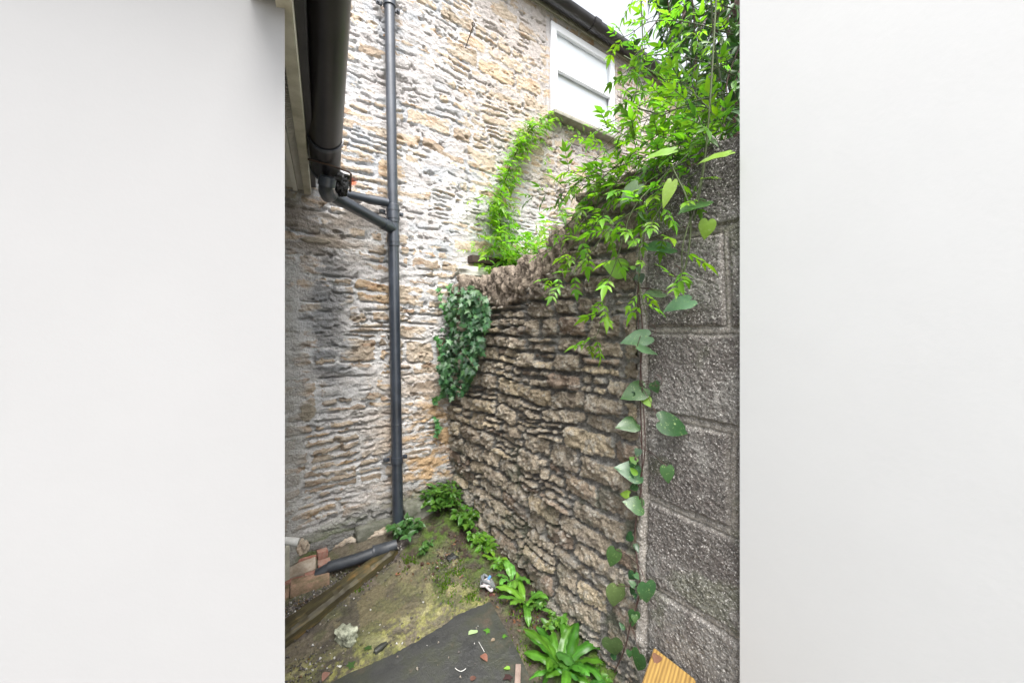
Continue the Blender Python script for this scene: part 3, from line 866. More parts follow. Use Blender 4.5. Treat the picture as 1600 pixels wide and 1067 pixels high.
# ================================================================== LEFT EXTENSION
ext = thing('house_extension', 'low house extension with cream fascia and eaves at the left edge', 'house extension', (-0.2, 1.2, 0))
# eaves direction converges on px 507
ex = ray(507, 515); ex = Vector((ex[0], ex[1], 0)).normalized()
E0 = on_back(486, 303, .01)      # foot of the fascia at the back wall
WL0 = on_back(445, 600, .0); WL0 = Vector((WL0.x - .004, BACK_Y + .03, 0))
wdir = Vector((-.37, -.93, 0)).normalized()
SOF = E0.z + .004
def wall_pt(s, off=0): 
    nrm = Vector((wdir.y, -wdir.x, 0))
    return WL0 + wdir * s + nrm * off
b = MB()
p0 = at_depth(445, 500, .80); p1 = at_depth(-260, 500, .66)
P_ = [(p0.x, p0.y), (p1.x, p1.y), (-3.0, p1.y + .3), (-3.0, BACK_Y + .03), (WL0.x, BACK_Y + .03)]
b.prism(P_, lambda x, y: -1.0, lambda x, y: 2.05)
b.build('wall', M_RENDER, ext, smooth=False)  # added plain wall whose pale face fills the left of the view
# soffit between wall and fascia, fascia board, trim and vent strip
back = -ex
side = Vector((ex.y, -ex.x, 0))      # towards the yard
F0 = Vector((E0.x, E0.y, 0)); Lf = 1.42
def fpt(s, off): return F0 + back * s + side * off
SLOPE = 0.0
def strip(name, o0, o1, z0, z1, mat, s0=0.0, s1=Lf):
    b = MB()
    P = [fpt(s0, o0), fpt(s1, o0), fpt(s1, o1), fpt(s0, o1)]
    b.prism([(p.x, p.y) for p in P], lambda x, y: z0, lambda x, y: z1)
    return b.build(name, mat, ext, smooth=False)
strip('fascia', -.030, .0, SOF - .012, SOF + .17, M_FASCIA)
strip('vent_strip', -.058, -.031, SOF + .012, SOF + .02, M_MESH)
strip('trim', -.078, -.059, SOF - .002, SOF + .02, M_SOFFIT)
b = MB()
wA = Vector((WL0.x - .02, BACK_Y, 0)); wB = Vector((p0.x - .02, p0.y + .01, 0)); fb_ = 0; fa = fpt(0, -.079); fb = fpt(1.24, -.079)
b.prism([(fa.x, fa.y), (fb.x, fb.y), (wB.x, wB.y), (wA.x, wA.y)], lambda x, y: SOF + .012, lambda x, y: SOF + .03)
b.build('soffit', M_SOFFIT, ext, smooth=False)
# slats of the vent
b = MB()
for i in range(110):
    p = fpt(.01 + i * .012, -.0445)
    b.box((p.x, p.y, SOF + .009), (.026, .004, .004), rot=Matrix.Rotation(math.atan2(side.y, side.x), 3, 'Z'))
b.build('vent_slats', M_SOFFIT, ext, smooth=False)
# black barge/bargeboard behind the gutter
strip('gutter_board', .001, .022, SOF + .03, SOF + .20, M_GUTTER)
# slates above
b = MB()
P = [fpt(0, .07), fpt(Lf, .07), fpt(Lf, -.7), fpt(0, -.7)]
b.bm.faces.new([b.bm.verts.new((p.x, p.y, z)) for p, z in zip(P, (SOF + .20, SOF + .20, SOF + .58, SOF + .58))])
bmesh.ops.solidify(b.bm, geom=b.bm.faces[:], thickness=0.02)
b.build('roof', M_SLATE, ext, smooth=False)

# gutter of the extension ----------------------------------------------
gut = thing('eaves_gutter', 'big dark half-round plastic gutter overhead at the upper left', 'gutter', tuple(at_depth(508, 250, 1.6)))
RG = 0.058
D1 = 1.60
ga = at_depth(508.5, 262, D1 + 0.02); gb = at_depth(510, -60, D1 * .55)
gj = ga.lerp(gb, 0.23)
def gtrough(a, b_, r): return mb_from(half_gutter(a, b_, r, .004, 24, full=1.0))
gtrough(ga, gb, RG).build('trough', M_GUTTER, gut)
gtrough(gj, gj.lerp(gb, .03), RG + .005).build('union_clip', M_BLACKPIPE, gut)
d = (gb - ga).normalized()
b = MB(); sd = d.cross(Vector((0, 0, 1))).normalized()
half = half_gutter(ga - d * .012, ga + d * .004, RG + .003, RG * .98, 20)
mb_from(half).build('stop_end', M_BLACKPIPE, gut); b.bm.free()
# bitumen-daubed outlet
b = MB()
b.rock(at_depth(519, 276, D1 + .04), (.13, .09, .055), seed=2, sub=4, amp=.3, rot=Matrix.Rotation(.25, 3, 'Y'), boxy=.5)
b.rock(at_depth(533, 290, D1 + .06), (.055, .06, .085), seed=5, sub=4, amp=.3, boxy=.4)
b.build('sealed_outlet', M_BITUMEN, gut, angle=180)
b = MB(); rod = [at_depth(481, 249, D1 - .12), at_depth(515, 258, D1 - .09), at_depth(545, 269, D1 - .06), at_depth(548.5, 272, D1 - .06), at_depth(547, 300, D1 - .03)]
b.tube(rod, .0042, 8); b.build('bracket_rod', M_IRON, gut)

# ================================================================== DOWNPIPE
def onb(px, py, off): return on_back(px, py, off)
dp = thing('downpipe', 'black plastic downpipe with sloping branch running up the back wall', 'downpipe', tuple(onb(622, 822, .06)))
OFF = .060
R1 = 0.0295
def pipe_x(py): return 608.5 + (622 - 608.5) * py / 822
def pp(py, off=OFF): return onb(pipe_x(py), py, off)
b = MB(); b.tube([pp(-60), pp(150), pp(335)], R1 * .93, 28); b.build('upper_pipe', M_BLACKPIPE, dp)
b = MB(); b.tube([pp(330), pp(600), pp(822)], R1, 28); b.build('lower_pipe', M_BLACKPIPE, dp)
b = MB()
b.tube([pp(320), pp(321), pp(348), pp(349)], [R1 * 1.05, R1 * 1.17, R1 * 1.17, R1 * 1.05], 28)
for q in (327, 340): b.tube([pp(q), pp(q + 3)], R1 * 1.25, 28)
b.tube([pp(349), pp(372)], R1 * 1.06, 28)
b.tube([pp(368), pp(385)], R1 * 1.13, 28)
b.tube([pp(376), pp(379)], R1 * 1.19, 28)
b.build('branch_socket', M_BLACKPIPE, dp)
b = MB(); e0 = at_depth(518, 305, 1.72); e1 = pp(358)
e_in = e1.lerp(e0, -.02)
b.tube([e0, e0.lerp(e1, .5), e_in], R1 * .95, 26); b.build('branch_pipe', M_BLACKPIPE, dp)
b = MB(); b.tube([e0.lerp(e1, .80), e0.lerp(e1, .98)], R1 * 1.06, 26); b.build('branch_collar', M_BLACKPIPE, dp)
b = MB()
el = [at_depth(512, 276, 1.56), at_depth(510, 288, 1.57), at_depth(509, 298, 1.60), at_depth(512, 306, 1.66), e0, e0.lerp(e1, .12)]
b.tube(el, [R1 * .98] * 6, 24); b.tube([at_depth(512, 278, 1.56), at_depth(510, 291, 1.57)], R1 * 1.15, 24)
b.build('elbow', M_BLACKPIPE, dp)
b = MB(); b.tube([onb(540, 303, .10), onb(575, 311, .07), onb(606, 317, .065)], R1 * .72, 20)
b.tube([onb(575, 311, .07), onb(602, 316, .065)], R1 * .8, 20)
b.build('overflow_pipe', M_BLACKPIPE, dp)
def bracket(py, name='bracket'):
    b = MB(); c = pp(py)
    b.tube([pp(py - 5), pp(py + 5)], R1 * 1.15, 28)
    for s in (-1, 1):
        b.box((c.x + s * .050, c.y + .028, c.z), (.034, .012, .022), bevel=.003)
        b.tube([(c.x + s * .056, c.y + .024, c.z), (c.x + s * .056, c.y + .012, c.z)], .008, 12)
    b.build(name, M_BLACKPIPE, dp)
bracket(718); bracket(331); bracket(6)

b = MB(); c_ = pp(662); b.tube([c_ + Vector((math.cos(t) * (R1 + .002), math.sin(t) * (R1 + .002), .006 * math.cos(t))) for t in [math.pi + i / 14 * math.pi for i in range(15)]], .0014, 5, cap=False); b.build('wire_tie', M_GREYPIPE, dp)
# ground drain pipe ------------------------------------------------------
dr = thing('drain_pipe', 'grey plastic drain pipe lying along the ground to the brick gully', 'pipe', tuple(on_ground(560, 865)))
def og(px, py, off): return on_ground(px, py, off)
b = MB(); b.tube([og(513, 886, .035), og(560, 872, .040), og(620, 850, .045)], R1 * .86, 26); b.build('pipe', M_GREYPIPE, dr)
b = MB(); b.tube([og(583, 862, .045), og(584, 861.8, .045), og(607, 855, .045)], [R1 * .86, R1 * .98, R1 * .98], 26)
b.tube([og(583, 862, .045), og(586, 861, .045)], R1 * 1.04, 26); b.build('collar', M_GREYPIPE, dr)
b = MB()
# flattened spout end
A = og(515, 886, .03); B = og(492, 896, .02)
dd = (B - A).normalized(); sdv = dd.cross(Vector((0, 0, 1))).normalized()
for i in range(1):
    ringA = []; ringB = []
    for k in range(20):
        t = 2 * math.pi * k / 20
        ringA.append(b.bm.verts.new(A + sdv * math.cos(t) * R1 * .86 + Vector((0, 0, 1)) * math.sin(t) * R1 * .86))
        ringB.append(b.bm.verts.new(B + sdv * math.cos(t) * .031 + Vector((0, 0, 1)) * (math.sin(t) * .013)))
    for k in range(20): b.bm.faces.new((ringA[k], ringA[(k + 1) % 20], ringB[(k + 1) % 20], ringB[k]))
    b.bm.faces.new(ringB)
b.build('spout', M_GREYPIPE, dr)

# brick gully ------------------------------------------------------------
gu = thing('brick_gully', 'small red brick gully surround at the foot of the back wall', 'gully', tuple(on_ground(480, 900)))
def brick(p, q, w, h, z0, mat, name='brick', seed=0):
    """brick with its top front edge from p to q"""
    P, Q = on_ground(*p), on_ground(*q)
    d = (Q - P); L = d.length; ang = math.atan2(d.y, d.x)
    n = Vector((-d.y, d.x, 0)).normalized()
    c = (P + Q) / 2 + n * w / 2
    b = MB(); b.box((c.x, c.y, c.z + z0 + h / 2 - .01), (L * .985, w, h), rot=Matrix.Rotation(ang, 3, 'Z'), bevel=.004)
    o = b.build(name, mat, gu)
    return o
brick((400, 957), (452, 936), .065, .052, 0, M_DIRTBRICK)
brick((453, 936), (515, 913), .065, .052, 0, M_DIRTBRICK)
brick((440, 921), (475, 908), .03, .03, 0, M_BRICK)
brick((476, 908), (497, 899), .03, .03, 0, M_BRICK)
brick((497, 899), (517, 891), .06, .05, 0, M_BRICK)
brick((497, 876), (513, 868), .12, .045, 0, M_BRICK)
brick((440, 892), (495, 872), .02, .035, 0, M_BRICK)
b = MB(); P = [on_ground(*q) for q in ((430, 915), (493, 892), (493, 868), (440, 885))]
b.prism([(p.x, p.y) for p in P], lambda x, y: gz(x, y) - .05, lambda x, y: gz(x, y) + .012); b.build('basin', M_MORTAR, gu, smooth=False)
# mortar haunch behind
b = MB(); hp = [on_ground(*q) for q in ((435, 885), (500, 862), (560, 848), (612, 830), (605, 824), (560, 832), (500, 850), (435, 872))]
rr = random.Random(9)
for i in range(26):
    t = i / 25; p = on_ground(445 + 155 * t, 872 - 44 * t)
    b.rock((p.x, p.y + .02, p.z + .0), (.09, .09, .05), seed=i, sub=3, amp=.35, boxy=.3)
b.build('mortar_haunch', M_MORTAR, gu, angle=180)

wp_ = thing('waste_pipe', 'short grubby white waste pipe poking over the brick gully', 'pipe', tuple(at_depth(450, 845, 1.72)))
b = MB(); b.tube([at_depth(420, 842, 1.72), at_depth(467, 847, 1.74)], .019, 22); b.build('pipe', M_WHITEPIPE, wp_)
b = MB(); b.rock(at_depth(473, 854, 1.75), (.045, .05, .06), seed=8, sub=4, amp=.4, boxy=.3); b.build('mortar_lump', M_MORTAR, wp_, angle=180)
b = MB(); A = at_depth(446, 880, 1.66)
b.box((A.x, A.y, A.z), (.03, .016, .15), rot=Matrix.Rotation(.3, 3, 'Z'), bevel=.003)
tag(b.build('slate_piece', M_SILL, None), 'upright grey slate piece beside the brick gully under the white pipe', 'slate')

# block plinth stone beside the downpipe foot
b = MB(); p = on_back(655, 808, .04)
b.rock((p.x, p.y + .01, gz(p.x, p.y) + .03), (.19, .10, .13), seed=31, sub=4, amp=.16, boxy=.85)
b.rock((p.x - .22, p.y + .035, gz(p.x, p.y) - .03), (.26, .06, .10), seed=33, sub=4, amp=.14, boxy=.85)
M_GREENSTONE = plain('algae_stained_stone', (0.075, 0.08, 0.055), 0.85, 0.0, 12.0, [(70, .5, .01)], 0.3, col2=(0.20, 0.20, 0.17))
tag(b.build('plinth_stone', M_GREENSTONE, None, angle=180), 'greenish grey footing stone behind the foot of the downpipe', 'stone')

# old timber on the ground ------------------------------------------------
M_TIMBER, n_, p_ = mat_new('mossy_timber')
tc_ = n_.nodes.new('ShaderNodeTexCoord'); mp = n_.nodes.new('ShaderNodeMapping'); mp.inputs['Scale'].default_value = (3, 40, 40)
n_.links.new(tc_.outputs['Object'], mp.inputs['Vector'])
no_ = N(n_, 'ShaderNodeTexNoise', Scale=1.4, Detail=8.0, Roughness=.7); n_.links.new(mp.outputs[0], no_.inputs['Vector'])
no2 = N(n_, 'ShaderNodeTexNoise', Scale=14.0, Detail=4.0); n_.links.new(tc_.outputs['Object'], no2.inputs['Vector'])
cr_ = n_.nodes.new('ShaderNodeValToRGB'); cr_.color_ramp.elements[0].position = .38; cr_.color_ramp.elements[0].color = (.035, .028, .014, 1)
cr_.color_ramp.elements[1].position = .70; cr_.color_ramp.elements[1].color = (.17, .10, .03, 1)
e_ = cr_.color_ramp.elements.new(.52); e_.color = (.060, .052, .022, 1)
ad = N(n_, 'ShaderNodeMath', operation='ADD'); n_.links.new(no_.outputs['Fac'], ad.inputs[0])
ml = N(n_, 'ShaderNodeMath', operation='MULTIPLY_ADD'); n_.links.new(no2.outputs['Fac'], ml.inputs[0]); ml.inputs[1].default_value = .5; ml.inputs[2].default_value = -.27
n_.links.new(ml.outputs[0], ad.inputs[1]); n_.links.new(ad.outputs[0], cr_.inputs['Fac']); n_.links.new(cr_.outputs[0], p_.inputs['Base Color'])
bp = N(n_, 'ShaderNodeBump', Strength=.6, Distance=.006); n_.links.new(no_.outputs['Fac'], bp.inputs['Height']); n_.links.new(bp.outputs[0], p_.inputs['Normal'])
p_.inputs['Roughness'].default_value = .55
def timber():
    A = on_ground(624, 862); B = on_ground(432, 1010)
    d = B - A; L = d.length; ang = math.atan2(d.y, d.x); tilt = math.asin(d.z / L)
    n = 120; bm = bmesh.new(); rr = np.random.default_rng(3); rings = []
    for i in range(n):
        t = i / (n - 1)
        w0 = .032 + .020 * t; h = .045
        jag = .006 * (vn(np.array(t * 25.), np.array(1.), 7) - .5)
        e = min(1, t * 14)
        w = w0 * (0.55 + .45 * e) + float(jag)
        u = t * L
        prof = [(-w, 0), (-w, h * .8), (-w * .8, h), (w * .6, h * .98 + float(jag)), (w, h * .75), (w * 1.02, 0)]
        rings.append([bm.verts.new((u, y + float(vn(np.array(t * 18.), np.array(y * 50.), 3) - .5) * .006, z)) for y, z in prof])
    for i in range(n - 1):
        for k in range(6):
            bm.faces.new((rings[i][k], rings[i][(k + 1) % 6], rings[i + 1][(k + 1) % 6], rings[i + 1][k]))
    bm.faces.new(rings[0][::-1]); bm.faces.new(rings[-1])
    m = mb_from(bm); o = m.build('old_timber', M_TIMBER, None, angle=30)
    o.location = A + Vector((0, 0, -.006)); o.rotation_euler = (0, -tilt, ang)
    o.location += Vector((-.012, .012, 0))
    tag(o, 'long mossy rotten timber lying across the ground beside the grey drain pipe', 'timber')
timber()

# dark slate slab ------------------------------------------------------------
def slab():
    pts = [(766, 939), (800, 1002), (835, 1072), (860, 1150), (700, 1260), (440, 1200), (505, 1072), (560, 1045), (612, 1024), (640, 1008), (672, 990), (700, 972), (712, 962), (740, 950)]
    out = []
    for i, p in enumerate(pts):
        a = on_ground(*p, .016); b_ = on_ground(*pts[(i + 1) % len(pts)], .016)
        for k in range(8):
            t = k / 8; q = a.lerp(b_, t)
            j = (vn(np.array(q.x * 60.), np.array(q.y * 60.), 5) - .5) * .006
            out.append((q.x + float(j), q.y + float(j)))
    b = MB(); b.prism(out, lambda x, y: gz(x, y) - .012, lambda x, y: gz(x, y) + .018)
    top = [f for f in b.bm.faces if len(f.verts) > 10]
    bmesh.ops.bevel(b.bm, geom=[e for f in top for e in f.edges], offset=.003, segments=2, affect='EDGES')
    tag(b.build('slate_slab', M_SLAB, None), 'large dark slate slab lying flat in the foreground', 'slab')
slab()

# ================================================================== FOLIAGE TOOLS
def leaf_shape(kind):
    """returns verts (x across, y along 0..1, z) and quads/tris"""
    if kind == 'lance':
        prof = [(0, 0), (.10, .12), (.165, .32), (.155, .52), (.08, .76), (0, 1.0)]
    elif kind == 'ovate':
        prof = [(0, 0), (.22, .10), (.31, .30), (.28, .55), (.15, .80), (0, 1.0)]
    elif kind == 'long':
        prof = [(0, 0), (.06, .15), (.10, .4), (.095, .6), (.05, .85), (0, 1.0)]
    V = []; F = []
    for i, (w, y) in enumerate(prof):
        sag = -0.22 * y * y
        V.append((0, y, sag)); V.append((-w, y, sag + w * .35)); V.append((w, y, sag + w * .35))
    for i in range(len(prof) - 1):
        a = 3 * i; b = 3 * (i + 1)
        F.append((a, a + 1, b + 1, b)); F.append((a, b, b + 2, a + 2))
    return np.array(V, np.float32), F
def heart_shape():
    out = []
    n = 22
    for i in range(n + 1):
        t = math.pi * i / n          # one side, from notch to tip
        # heart outline
        y = -0.18 * math.cos(t * 1.0) * 0 
    pr = [(0, .0), (.10, -.09), (.22, -.12), (.35, -.07), (.44, .06), (.47, .22), (.43, .40), (.33, .58), (.20, .76), (.08, .90), (0, 1.0)]
    V = []; F = []
    for i, (w, y) in enumerate(pr):
        ym = max(0.0, y) if i < 4 else y
        cy = [0, .02, .05, .09, .15, .26, .42, .58, .76, .90, 1.0][i]
        sag = -.18 * y * y
        V.append((0, cy, -.18 * cy * cy))
        for f_ in (.5, 1.0):
            for s in (-1, 1):
                z = sag + .16 * w * f_ - .10 * (w * f_) ** 2 * 3 + (.015 * math.sin(i * 2.3 + s) if f_ == 1 else 0)
                V.append((s * w * f_, cy * (1 - f_) + y * f_, z))
    for i in range(len(pr) - 1):
        a = 5 * i; b = 5 * (i + 1)
        F += [(a, a + 1, b + 1, b), (a + 1, a + 3, b + 3, b + 1), (a, b, b + 2, a + 2), (a + 2, b + 2, b + 4, a + 4)]
    return np.array(V, np.float32), F
def ivy_shape():
    pts = [(0, 0), (.08, -.07), (.22, -.16), (.42, -.10), (.30, .10), (.38, .26), (.66, .42), (.30, .50), (.17, .70), (0, 1.15)]
    V = [(0, .3, .02)]; 
    right = [(x, y, -.12 * x - .1 * max(0, y - .4)) for x, y in pts]
    left = [(-x, y, z) for x, y, z in right[1:-1]][::-1]
    ring = right + left
    V += ring; n = len(ring)
    F = [(0, 1 + i, 1 + (i + 1) % n) for i in range(n)]
    return np.array(V, np.float32), F
SH = {k: leaf_shape(k) for k in ('lance', 'ovate', 'long')}
SH['heart'] = heart_shape(); SH['ivy'] = ivy_shape()

class Leaves:
    def __init__(s): s.V = []; s.F = []; s.C = []; s.n = 0
    def add(s, kind, pos, fwd, nrm, size, col, wid=1.0):
        V, F = SH[kind]
        f = Vector(fwd).normalized(); nn = Vector(nrm); nn = (nn - f * nn.dot(f))
        if nn.length < 1e-4: nn = Vector((0, 0, 1)).cross(f)
        nn.normalize(); r = f.cross(nn)
        M = np.array([list(r), list(f), list(nn)], np.float32)
        W = V * np.array([wid, 1, 1], np.float32)
        s.V.append((W @ M) * size + np.array(pos, np.float32))
        s.F += [tuple(i + s.n for i in f_) for f_ in F]
        s.C.append(np.tile(np.array(col, np.float32), (len(V), 1)))
        s.n += len(V)
    def raw(s, V, F, col):
        s.V.append(np.array(V, np.float32)); s.F += [tuple(i + s.n for i in f_) for f_ in F]
        c = np.array(col, np.float32)
        s.C.append(np.tile(c, (len(V), 1)) if c.ndim == 1 else c); s.n += len(V)
    def build(s, name, mat, parent=None):
        me = mesh_np(name, np.concatenate(s.V), s.F, np.concatenate(s.C))
        return link(name, me, mat, parent)
def rv(r, a=1.0): return Vector((r.uniform(-a, a), r.uniform(-a, a), r.uniform(-a, a)))
def tint(r, c, v=.25, warm=0.0):
    k = 1 + r.uniform(-v, v); w_ = r.uniform(-.15, .15) + warm
    return (c[0] * k * (1 + w_), c[1] * k, c[2] * k * (1 - w_))
def curve(pts, n=24):
    """Catmull-Rom through points"""
    P = [Vector(p) for p in pts]; P = [P[0] * 2 - P[1]] + P + [P[-1] * 2 - P[-2]]
    out = []; seg = len(P) - 3
    for i in range(n):
        t = i / (n - 1) * seg; k = min(int(t), seg - 1); u = t - k
        a, b, c, d = P[k:k + 4]
        out.append(0.5 * ((2 * b) + (c - a) * u + (2 * a - 5 * b + 4 * c - d) * u * u + (-a + 3 * b - 3 * c + d) * u ** 3))
    return out
YCLEAR = on_side(1155, 500, .028).y + .045
GREEN = (0.125, 0.275, 0.022)
LIME = (0.18, 0.36, 0.030)
DARK = (0.030, 0.085, 0.018)
def pinnate(L, S, r, pos, fwd, up, size, col, pairs=3, kind='lance'):
    """jasmine-like compound leaf"""
    if pos[1] < YCLEAR and pos[0] < SIDE_X + .36: return
    f = Vector(fwd).normalized(); side_ = f.cross(Vector(up)).normalized(); nn = side_.cross(f)
    pts = [pos]
    p = Vector(pos)
    step = size * .34
    dirv = f.copy()
    for k in range(pairs):
        dirv = (dirv + Vector((0, 0, -.04)) + rv(r, .07)).normalized()
        p = p + dirv * step
        pts.append(p.copy())
        for s in (-1, 1):
            d = (dirv * .75 + side_ * s * .85 + rv(r, .15)).normalized()
            L.add(kind, p, d, nn + rv(r, .35), size * r.uniform(.42, .58), tint(r, col, .22))
    L.add(kind, p, dirv + rv(r, .1), nn + rv(r, .3), size * r.uniform(.7, .95), tint(r, col, .22))
    if S is not None: S.tube(pts, .0012, 4, cap=False)

def jasmine_stem(L, S, r, ctrl, dens, size, col, leaf_up=Vector((0, 0, 1)), rad=.0022, pairs=(2, 3), start=0.0):
    pts = curve(ctrl, max(8, int(len(ctrl) * 8)))
    S.tube(pts, [rad * (1 - .6 * i / len(pts)) for i in range(len(pts))], 5, cap=False)
    Ltot = sum((pts[i + 1] - pts[i]).length for i in range(len(pts) - 1))
    n = max(2, int(Ltot / dens))
    for i in range(n):
        t = start + (1 - start) * (i + .5 + r.uniform(-.3, .3)) / n
        k = min(int(t * (len(pts) - 1)), len(pts) - 2)
        p = pts[k].lerp(pts[k + 1], t * (len(pts) - 1) - k)
        tan = (pts[k + 1] - pts[k]).normalized()
        sd_ = tan.cross(Vector((0, 0, 1)))
        if sd_.length < .1: sd_ = Vector((1, 0, 0))
        sd_.normalize()
        sd_ = (Matrix.Rotation(r.uniform(-.9, .9) + (math.pi / 2) * (i % 2), 3, tan) @ sd_)
        for s in (-1, 1):
            if r.random() < .1: continue
            f = (tan * .7 + sd_ * s + Vector((-.15, 0, .0)) + rv(r, .3)).normalized()
            pinnate(L, S, r, p, f, leaf_up + rv(r, .4), size * r.uniform(.7, 1.2), tint(r, col, .25), r.randint(*pairs))

# ------------------------------------------------------------------ jasmine mass over the wall
def jasmine():
    r = random.Random(21)
    root = thing('jasmine_climber', 'bright green jasmine climber spilling over the top of the block wall', 'climber', (SIDE_X + .2, .8, 1.55))
    L = Leaves(); S = MB()
    D = at_depth
    # hanging arching sprays: (control px,py,depth)
    sprays = [
        [(1120, 250, 1.10), (1040, 300, 1.10), (960, 350, 1.12), (900, 420, 1.18), (845, 470, 1.25)],
        [(1110, 230, 1.15), (1020, 260, 1.2), (940, 300, 1.25), (880, 350, 1.35), (848, 385, 1.42)],
        [(1130, 210, 1.2), (1040, 230, 1.25), (960, 260, 1.3), (905, 290, 1.4), (870, 330, 1.45)],
        [(1130, 190, 1.25), (1050, 200, 1.3), (980, 220, 1.35), (925, 250, 1.4), (895, 300, 1.45)],
        [(1080, 250, 1.1), (1010, 290, 1.15), (950, 330, 1.2), (905, 375, 1.25), (870, 410, 1.3)],
        [(1150, 170, 1.25), (1070, 150, 1.3), (1000, 165, 1.4), (950, 190, 1.5), (900, 215, 1.6)],
        [(1150, 120, 1.25), (1080, 90, 1.3), (1020, 90, 1.4), (985, 110, 1.45), (965, 150, 1.5)],
        [(1150, 60, 1.25), (1080, 40, 1.3), (1020, 35, 1.4), (985, 55, 1.45), (955, 60, 1.5)],
        [(1150, 20, 1.25), (1080, -10, 1.3), (1020, -10, 1.4), (980, 5, 1.45)],
        [(1150, 140, 1.1), (1090, 160, 1.15), (1030, 180, 1.2), (980, 200, 1.25), (945, 230, 1.3)],
        [(1155, 200, 1.1), (1100, 210, 1.12), (1060, 220, 1.15), (1000, 250, 1.18), (960, 290, 1.22)],
        [(1060, 260, 1.1), (1030, 320, 1.08), (1005, 380, 1.08), (1000, 440, 1.08), (1015, 500, 1.10)],
        [(1040, 270, 1.1), (990, 330, 1.1), (965, 400, 1.12), (950, 460, 1.14), (930, 520, 1.18), (905, 545, 1.22)],
        [(1100, 250, 1.05), (1085, 310, 1.03), (1070, 380, 1.03), (1060, 430, 1.05), (1050, 440, 1.05)],
        [(1080, 230, 1.1), (1040, 280, 1.1), (1020, 330, 1.1), (1040, 380, 1.08)],
        [(990, 270, 1.2), (950, 320, 1.22), (930, 370, 1.25), (900, 400, 1.3), (880, 430, 1.32), (845, 440, 1.36)],
        [(1000, 280, 1.2), (960, 290, 1.3), (920, 330, 1.35), (880, 375, 1.42), (830, 400, 1.5)],
        [(1000, 230, 1.25), (950, 270, 1.3), (920, 310, 1.35), (910, 350, 1.38), (915, 390, 1.38)],
        [(1150, 230, 1.05), (1120, 180, 1.1), (1080, 140, 1.2), (1040, 120, 1.3), (1000, 125, 1.4)],
        [(1150, 90, 1.2), (1100, 120, 1.2), (1040, 140, 1.3), (990, 150, 1.4), (960, 175, 1.45)],
        [(1150, 200, 1.1), (1100, 170, 1.15), (1050, 170, 1.2), (1000, 190, 1.25), (970, 230, 1.3)],
    ]
    for i, sp in enumerate(sprays):
        ctrl = [D(px + r.uniform(-6, 6), py + r.uniform(-6, 6), d) for px, py, d in sp]
        jasmine_stem(L, S, r, ctrl, .063, .056, r.choice([GREEN, LIME, GREEN]), rad=.0022)
    # side shoots filling the body of the climber
    for i in range(26):
        px = r.uniform(1000, 1160); py = r.uniform(-20, 250) ; d = r.uniform(1.15, 1.7)
        a = D(px, py, d); v = Vector((r.uniform(-.5, .1), r.uniform(-.1, .5), r.uniform(-.35, .25)))
        ctrl = [a, a + v * .12, a + v * .22 + Vector((0, 0, -.02)), a + v * .3 + Vector((0, 0, -.06))]
        jasmine_stem(L, S, r, ctrl, .045, .060, r.choice([GREEN, LIME, (0.07, .17, .02)]), rad=.0018)
    # mat of growth lying on the wall top
    for i in range(26):
        yy = r.uniform(.50, 1.04); a = Vector((SIDE_X + r.uniform(-.02, .2), yy, 1.57 + r.uniform(-.01, .08)))
        v = Vector((r.uniform(-.25, .02), r.uniform(-.1, .2), r.uniform(-.06, .1)))
        jasmine_stem(L, S, r, [a, a + v * .5, a + v], .05, .058, r.choice([GREEN, (0.06, .14, .018), (0.06, .14, .018)]), rad=.0018)
    # bare dark stems arching up
    for sp in ([(975, 88, 1.4), (1040, 125, 1.35), (1090, 155, 1.3), (1130, 190, 1.2)], [(990, 168, 1.4), (1030, 180, 1.35), (1060, 200, 1.3)],
               [(1110, -20, 1.2), (1115, 60, 1.22), (1125, 120, 1.22), (1135, 200, 1.15)], [(1000, -30, 1.45), (1004, 60, 1.45), (1000, 110, 1.42), (990, 160, 1.4)],
               [(1050, 260, 1.08), (1078, 330, 1.04), (1070, 420, 1.05), (1040, 455, 1.06)], [(1120, -20, 1.0), (1110, 150, 1.0), (1100, 260, 1.03), (1085, 345, 1.03)]):
        S.tube(curve([D(*q) for q in sp], 20), .0026, 6, cap=False)
    S.build('stems', M_STEM, root, angle=180)
    L.build('foliage', M_LEAF, root)
jasmine()

